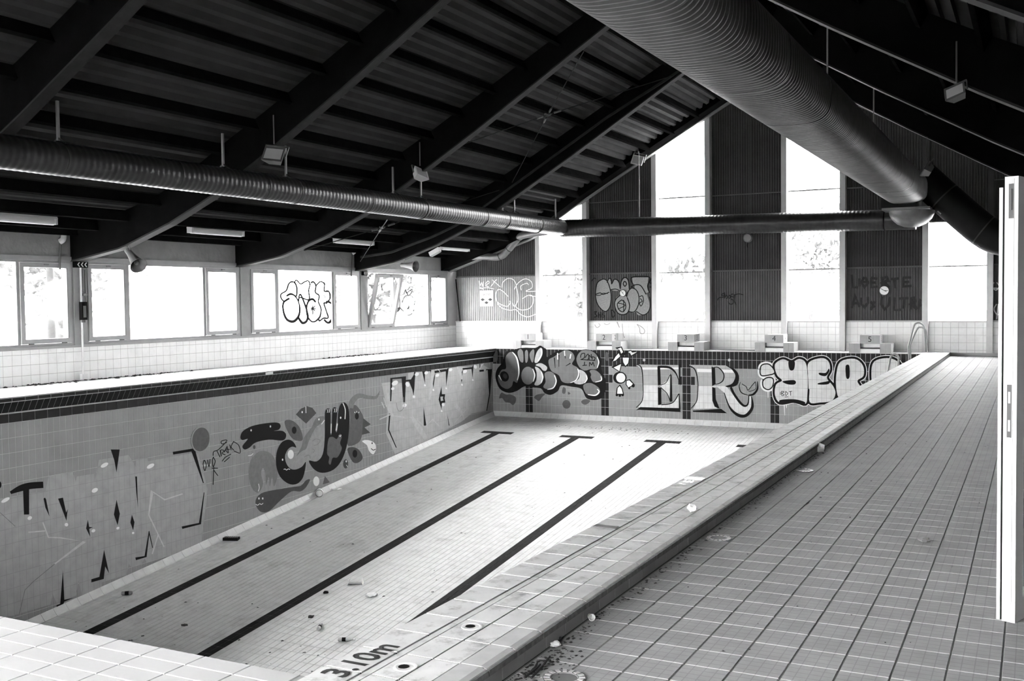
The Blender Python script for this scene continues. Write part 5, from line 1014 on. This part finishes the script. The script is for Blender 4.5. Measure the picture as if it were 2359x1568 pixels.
for q, w in (([(840, 350), (765, 400), (740, 540), (760, 660), (820, 745), (880, 768), (930, 700), (943, 560), (915, 430), (880, 365), (840, 350)], 13), ([(740, 550), (800, 530), (840, 550), (920, 520)], 12), ([(745, 560), (800, 560), (840, 535), (900, 540)], 10), ([(890, 400), (915, 345), (945, 355), (950, 415), (985, 355), (1040, 380), (1058, 470)], 13), ([(940, 490), (1000, 480), (1050, 500)], 12), ([(1062, 480), (1075, 380), (1120, 330), (1165, 370), (1178, 480)], 14), ([(1120, 375), (1100, 410), (1120, 445), (1142, 415), (1125, 380)], 14), ([(1060, 560), (1000, 620), (990, 700), (1030, 790), (1100, 812), (1160, 780), (1182, 690), (1150, 590)], 13), ([(1080, 620), (1025, 670), (1040, 740), (1090, 775), (1130, 730), (1125, 660), (1080, 620)], 12), ([(1105, 620), (1105, 780)], 11), ([(1025, 660), (1125, 690), (1030, 740)], 10),
             ([(1225, 420), (1212, 330), (1435, 325), (1415, 440), (1440, 530)], 14), ([(1200, 455), (1260, 425), (1330, 440), (1395, 550)], 13), ([(1150, 540), (1180, 490), (1225, 465), (1280, 510), (1305, 600), (1290, 700), (1240, 775), (1165, 770)], 12), ([(1310, 580), (1350, 570), (1360, 640), (1330, 700), (1310, 660), (1345, 640), (1320, 600)], 11), ([(1440, 580), (1455, 680), (1420, 780), (1350, 815), (1270, 770)], 12), ([(720, 780), (755, 770), (735, 800), (760, 830), (725, 845)], 11), ([(780, 780), (780, 850)], 10), ([(810, 775), (812, 850)], 10), ([(780, 815), (812, 812)], 9), ([(850, 785), (830, 805), (860, 830), (835, 848)], 10), ([(945, 750), (960, 845), (992, 810), (970, 760), (945, 752)], 11), ([(1470, 340), (1440, 400), (1490, 400)], 12), ([(1440, 455), (1490, 450)], 12), ([(690, 380), (720, 340), (745, 350)], 10)): g.line(q, w, B, 2, True, f1)
g.build('graffiti_panel_letters', 'bubble letters in black outline on the panel behind block two', wf, NM)
l3 = CR(780, 520, .20347); g = Paint(1, YP, -1)
for q in ([(1590, 620), (1600, 680), (1620, 640), (1635, 690), (1640, 630)], [(1660, 660), (1690, 625), (1705, 645), (1665, 675), (1700, 690)], [(1720, 690), (1790, 605)], [(1740, 610), (1830, 690)], [(1590, 710), (1680, 700), (1760, 715)], [(1850, 700), (1860, 640), (1920, 595), (1990, 620), (2020, 720), (2030, 840), (1990, 910), (1970, 870)], [(1920, 800), (1860, 740), (1810, 720), (1780, 770), (1790, 850), (1840, 890), (1910, 910), (1945, 870), (1935, 850)], [(1800, 880), (1850, 930), (1940, 955), (2010, 950), (2060, 1000), (2140, 1030), (2230, 1000)], [(1990, 720), (2030, 650), (2110, 600), (2180, 630), (2190, 700), (2120, 740), (2240, 740)], [(2070, 730), (2065, 680), (2130, 650), (2150, 670)], [(2000, 910), (2060, 950), (2150, 940), (2200, 880), (2200, 800), (2150, 785), (2080, 825)], [(2160, 790), (2240, 800)], [(1590, 690), (1640, 720)]): g.line(q, 8, 'paint_white', 1, True, l3)
g.build('graffiti_white_scrawl', 'thin white scrawled letters on the pale ribbed panel', wf, NM)
# ---- drips on the base tiles behind block two
g = Paint(1, YF-.0012, -1)
for q, w in (([(730, 940), (760, 980), (800, 950), (780, 925)], 8), ([(850, 925), (890, 942), (930, 920)], 7), ([(1020, 905), (1050, 980)], [16, 8]), ([(1085, 925), (1095, 1030), (1110, 1105), (1120, 1095)], 6), ([(1275, 935), (1330, 965), (1375, 1010), (1365, 1055), (1320, 1050), (1310, 985), (1280, 940)], 8)): g.line(q, w, 'paint_g4', 1, True, f1)
g.build('paint_drips', 'thin grey paint drips on the white tiles', wf, NM)
# ---- pen lettering on the window panes
bpy.context.view_layer.update()
n1 = CR(400, 560, .195); g = Paint(0, XW-.052, 1); win5 = bpy.data.objects['window_5']
for q, w in (([(1305, 690), (1270, 650), (1270, 600), (1330, 560), (1360, 480), (1400, 455), (1440, 480), (1458, 550), (1450, 630)], 8), ([(1425, 468), (1450, 437), (1500, 480), (1550, 455), (1590, 445), (1610, 490), (1595, 560), (1605, 640), (1585, 668), (1520, 645)], 7), ([(1330, 625), (1380, 600), (1430, 620), (1470, 680), (1490, 760), (1480, 850), (1440, 910), (1390, 925), (1330, 890), (1295, 790), (1300, 700), (1370, 650)], [10, 11, 9, 7, 9, 11, 14, 14, 12, 10, 10, 12]), ([(1470, 870), (1500, 920), (1530, 943), (1570, 920), (1585, 860), (1560, 750), (1495, 600), (1475, 690)], [10, 12, 14, 12, 11, 10, 8, 7]), ([(1620, 470), (1650, 457), (1680, 500), (1675, 580), (1720, 620), (1710, 690), (1742, 780), (1720, 880), (1650, 930), (1590, 880), (1570, 780), (1590, 690), (1640, 660), (1680, 700)], [10, 9, 8, 8, 8, 7, 8, 8, 8, 9, 9, 10, 12, 10]), ([(1685, 500), (1730, 455), (1780, 480), (1780, 560), (1830, 570), (1850, 630), (1830, 680), (1795, 690)], 7), ([(1800, 688), (1860, 710), (1895, 790), (1885, 870), (1830, 940), (1775, 900)], [10, 10, 14, 12, 12, 10]), ([(1815, 715), (1775, 705), (1800, 790), (1825, 880), (1770, 885), (1725, 918), (1712, 890)], 8), ([(1642, 700), (1645, 845)], 4), ([(1612, 772), (1680, 775)], 4), ([(1615, 740), (1670, 800)], 4), ([(1670, 740), (1620, 800)], 4), ([(1765, 640), (1775, 615), (1790, 640), (1800, 612), (1822, 630)], 4), ([(1470, 665), (1500, 640), (1520, 655)], 6)): g.line(q, [2.5*x for x in w] if isinstance(w, list) else 2.5*w, B, 1, True, n1)
g.build('pen_lettering', 'black bubble letters drawn on the window glass', win5, NM)
g = Paint(0, XW-.052, 1); win6 = bpy.data.objects['window_6']
for q, w in (([(630, 610), (680, 640), (690, 800), (690, 920), (650, 985), (610, 950), (600, 880)], [4, 7, 5, 6, 9, 5, 4]), ([(690, 640), (710, 590), (750, 580)], 4), ([(780, 640), (790, 580), (820, 590), (810, 680), (770, 740)], 4), ([(740, 770), (760, 720), (770, 760), (830, 720), (825, 755), (790, 790), (770, 745)], 6), ([(690, 920), (740, 965), (790, 930), (795, 905)], 6), ([(720, 870), (750, 800), (820, 790), (855, 850), (850, 960), (800, 1010), (730, 990)], 4), ([(640, 940), (690, 935), (650, 985)], 12)): g.line(q, [1.6*x for x in w] if isinstance(w, list) else 1.6*w, 'paint_g1', 1, True, l3)
g.build('pen_lettering', 'faint bubble letters drawn on the window glass', win6, NM)

g = Paint(1, YP, -1)
for q in ([(2290, 650), (2286, 660), (2294, 668), (2302, 660), (2296, 650)], [(2286, 663), (2302, 664)], [(2296, 700), (2290, 712), (2298, 725), (2306, 715)], [(2300, 700), (2296, 735)]): g.line(q, 2.5, 'paint_white', 1, True)
g.build('graffiti_white_scrawl', 'white scrawl on the dark panel beside the open door', wf, NM)
